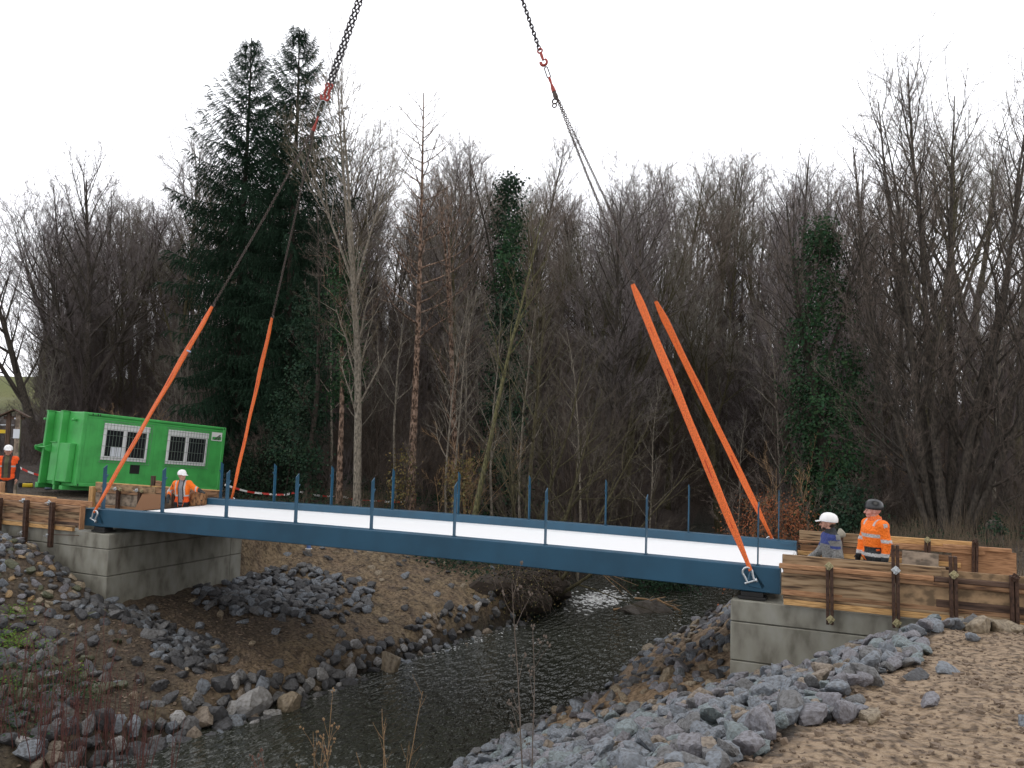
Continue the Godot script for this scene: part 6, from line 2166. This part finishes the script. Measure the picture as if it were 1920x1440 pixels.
		copies("saplings", sm2, M[q[0]], self, xfs)
	for q in [["thicket_brown", 560], ["thicket_violet", 420], ["twig_tan", 25]]:
		var xfs := []
		while xfs.size() < q[1]:
			var z := R(-62.0, -13.5)
			var x := R(-62.0, 22.0)
			if x > xl(z) - 0.6 and x < xr(z) + 0.6 or (seen(V(x, 1, z)).x < 75 and x < -45.0) or (x < -19.0 and x > -27.0 and z > -14.0):
				continue
			if q[0] == "twig_tan" and (z < -34.0):
				continue
			var at := seen(V(x, 1, z))
			if at.x < -100 or at.x > 2020:
				continue
			xfs.append(T(V(x, H(x, z) - 0.05, z), Basis(Vector3.UP, R(0, TAU)).scaled(V(1, R(0.6, 1.35), 1) * R(0.7, 1.25))))
		copies("thicket", cm, M[q[0]], self, xfs)
	# ivy and brambles on the wood's floor
	var gx := []
	var gc := []
	for c in 1500:
		var z := R(-22.0, -9.0)
		var x := R(-24.0, 6.0)
		if x > xl(z) - 0.3 and x < xr(z) + 1.5 or (z > -11.0 and x > -9.5) or n_big.get_noise_2d(x * 2.0, z * 2.0) < -0.15 or (x < -19.5 and z > -13.0):
			continue
		var tone := R(0.5, 1.3)
		for j in 26:
			var px := x + rng.randfn() * 0.35
			var pz := z + rng.randfn() * 0.35
			gx.append(T(V(px, H(px, pz) + absf(rng.randfn()) * 0.16, pz), look(V(R(-0.6, 0.6), 1, R(-0.2, 1.0)), R(0, TAU)).scaled(Vector3.ONE * R(0.06, 0.12))))
			gc.append(Color(tone, tone, tone * 0.9))
	copies("ground_ivy", leaf_mesh, M.ivy_dark, self, gx, gc)
	gx = []
	gc = []
	for k in 9000:
		var z := R(-26.0, -9.0)
		var x := R(-34.0, 8.0)
		if x > xl(z) and x < xr(z) or (x < -14 and z > -10.5):
			continue
		gx.append(T(V(x, H(x, z) + 0.02, z), look(V(R(-0.5, 0.5), 1, R(-0.5, 0.5)), R(0, TAU)).scaled(Vector3.ONE * R(0.05, 0.1))))
		var g := R(0.5, 1.7)
		gc.append(Color(g, g * R(0.85, 1.05), g))
	copies("leaf_litter", leaf_mesh, M.litter, self, gx, gc)
	# shrubs
	var sh := tree("young beech holding its rusty brown leaves, right of the bridge's far end", Vector2(-1.0, -9.9), {"stems": [[V(0, 0, 0), V(0.05, 1, 0), 3.0, 0.05], [V(0.05, 0, 0), V(-0.5, 1, 0.1), 2.8, 0.035], [V(0, 0, 0.05), V(0.5, 1, 0.2), 2.6, 0.03]], "limbs": 10, "bare": 0.12, "a0": 1.2, "a1": 0.7, "spread": 1.3, "shape": even_shape, "trop": 0.0, "branches": 2.4, "sprays": 2.2, "spray": 0.4}, "bark_dark", "twig_brown", "", "shrub")
	leaves(sh, "leaves", [V(-0.2, 0.5, 0), V(0, 1.5, 0), V(0.1, 2.5, 0)], func(t: float) -> float: return 1.75 - 0.9 * t, 190, 28, 0.05, "dry_leaf", 0.24)
	for q in [["dark evergreen shrub behind the middle of the bridge", V(-5.6, 0, -16.6), 2.5, 1.7, "ivy_dark", 120], ["dark evergreen shrub at the foot of the ivy tree", V(0.9, 0, -13.6), 2.0, 1.3, "ivy_dark", 90], ["olive-green bush with yellowing leaves right of the larch", V(-11.9, 0, -12.6), 3.2, 0.8, "tan_leaf", 26], ["tan-leaved young tree beside the larch trunk", V(-14.3, 0, -12.4), 3.4, 0.55, "tan_leaf", 18], ["dark green holly left of the slender ivy tree", V(-20.4, 0, -13.6), 4.6, 1.4, "ivy_dark", 110], ["dark ivy bush behind the right end of the green cabin", V(-22.3, 0, -13.4), 2.2, 1.3, "ivy_dark", 90]]:
		var o := tree(q[0], Vector2(q[1].x, q[1].z), {"stems": [[V(0, 0, 0), V(0.05, 1, 0), q[2], 0.05], [V(0.1, 0, 0), V(0.4, 1, 0.1), q[2] * 0.8, 0.035]], "limbs": 8, "bare": 0.2, "a0": 1.0, "a1": 0.6, "spread": q[3] * 0.8, "shape": even_shape, "trop": 0.03, "branches": 2.0, "sprays": 2.0, "spray": 0.4}, "bark_dark", "twig_brown", "", "shrub")
		var hh: float = q[2]
		var ww: float = q[3]
		leaves(o, "leaves", [V(0, hh * 0.15, 0), V(0, hh * 0.5, 0), V(0, hh * 0.95, 0)], func(t: float) -> float: return ww * (1.0 - 0.6 * t), q[5], 40, 0.085, q[4], 0.24)
	var stump := thing("tree_stump", "ivy-grown stump behind the far right formwork", "stump", V(4.15, H(4.15, -9.3), -9.3))
	var sm := MB.new()
	sm.lathe([Vector2(0.25, -0.2), Vector2(0.2, 0.2), Vector2(0.18, 0.75), Vector2(0.1, 0.85), Vector2(0, 0.86)], 10, T(Vector3.ZERO))
	part("trunk", sm.mesh(), M.bark_dark, stump)
	leaves(stump, "ivy", [V(0, 0, 0), V(0, 0.4, 0), V(0, 0.95, 0)], func(_t: float) -> float: return 0.26, 34, 22, 0.055, "ivy_dark", 0.07)
	# dry grass at the right edge
	var gb := MB.new()
	for k in 26:
		var pts := polyline(V(R(-0.25, 0.25), 0, R(-0.25, 0.25)), V(R(-0.3, 0.3), 1, R(-0.3, 0.3)).normalized(), R(0.35, 0.9), 3, 0.12, -0.06)
		gb.tube(pts, radii(0.005, 0.002, 4), 3, false)
	gb.u = PackedVector2Array()
	gx = []
	for k in 460:
		var z := R(-26.0, -4.8)
		var x := R(1.2, 15.0)
		gx.append(T(V(x, H(x, z), z), Basis(Vector3.UP, R(0, TAU)).scaled(Vector3.ONE * R(0.6, 1.3))))
	for k in 36:
		var z := R(-14.5, -11.0)
		var x := R(-20.0, -14.0)
		gx.append(T(V(x, H(x, z), z), Basis(Vector3.UP, R(0, TAU)).scaled(Vector3.ONE * R(0.6, 1.1))))
	copies("dry_grass", gb.mesh(), M.scrub, self, gx)


func _ready() -> void:
	# camera, sky, light and exposure
	rng.seed = 20231
	var cam := Camera3D.new()
	cam.name = "camera"
	cam.fov = rad_to_deg(2.0 * atan(720.0 / 1513.1))
	cam.far = 900.0
	cam.near = 0.1
	add_child(cam)
	eye_basis = Basis.from_euler(V(0.0629, 0.4049, 0.0288))
	cam.transform = Transform3D(eye_basis, eye)
	cam.current = true
	var sky_mat := ProceduralSkyMaterial.new()
	sky_mat.sky_top_color = Color(0.975, 0.98, 1.0)
	sky_mat.sky_horizon_color = Color(0.985, 0.985, 1.0)
	sky_mat.sky_energy_multiplier = 1.3
	sky_mat.ground_bottom_color = Color(0.2, 0.18, 0.16)
	sky_mat.ground_horizon_color = Color(0.5, 0.48, 0.47)
	sky_mat.use_debanding = false
	var env := Environment.new()
	env.background_mode = Environment.BG_SKY
	env.sky = Sky.new()
	env.sky.sky_material = sky_mat
	env.tonemap_mode = Environment.TONE_MAPPER_LINEAR
	env.tonemap_exposure = 1.0
	env.sdfgi_enabled = true
	env.ssao_enabled = true
	env.ssil_enabled = true
	var we := WorldEnvironment.new()
	we.name = "world"
	we.environment = env
	add_child(we)
	var sun := DirectionalLight3D.new()
	sun.name = "overcast_sun"
	sun.light_energy = 0.25
	sun.light_angular_distance = 40.0
	sun.light_color = Color(1.0, 0.98, 0.95)
	sun.shadow_enabled = true
	sun.rotation_degrees = V(-58, 35, 0)
	add_child(sun)
	for q in [[n_big, 11, 0.22, 3], [n_mid, 12, 0.9, 3], [n_small, 13, 3.4, 3]]:
		q[0].seed = q[1]
		q[0].frequency = q[2]
		q[0].fractal_octaves = q[3]
	make_materials()
	mat("clod", Color(0.17, 0.125, 0.09), 0.9)
	mat("dark_earth", Color(0.045, 0.034, 0.026), 0.9)
	leaf_mesh = make_leaf()
	# the setting
	build_ground()
	build_water()
	build_stones()
	# the large built things
	abutment("left", -14.3, -1.0)
	abutment("right", -0.73, 1.0)
	build_bridge()
	build_cabin()
	build_formwork()
	build_rigging()
	# the wood
	build_wood()
	# people and small things
	build_people()
	build_small_things()
	build_stream_things()
	build_plants()
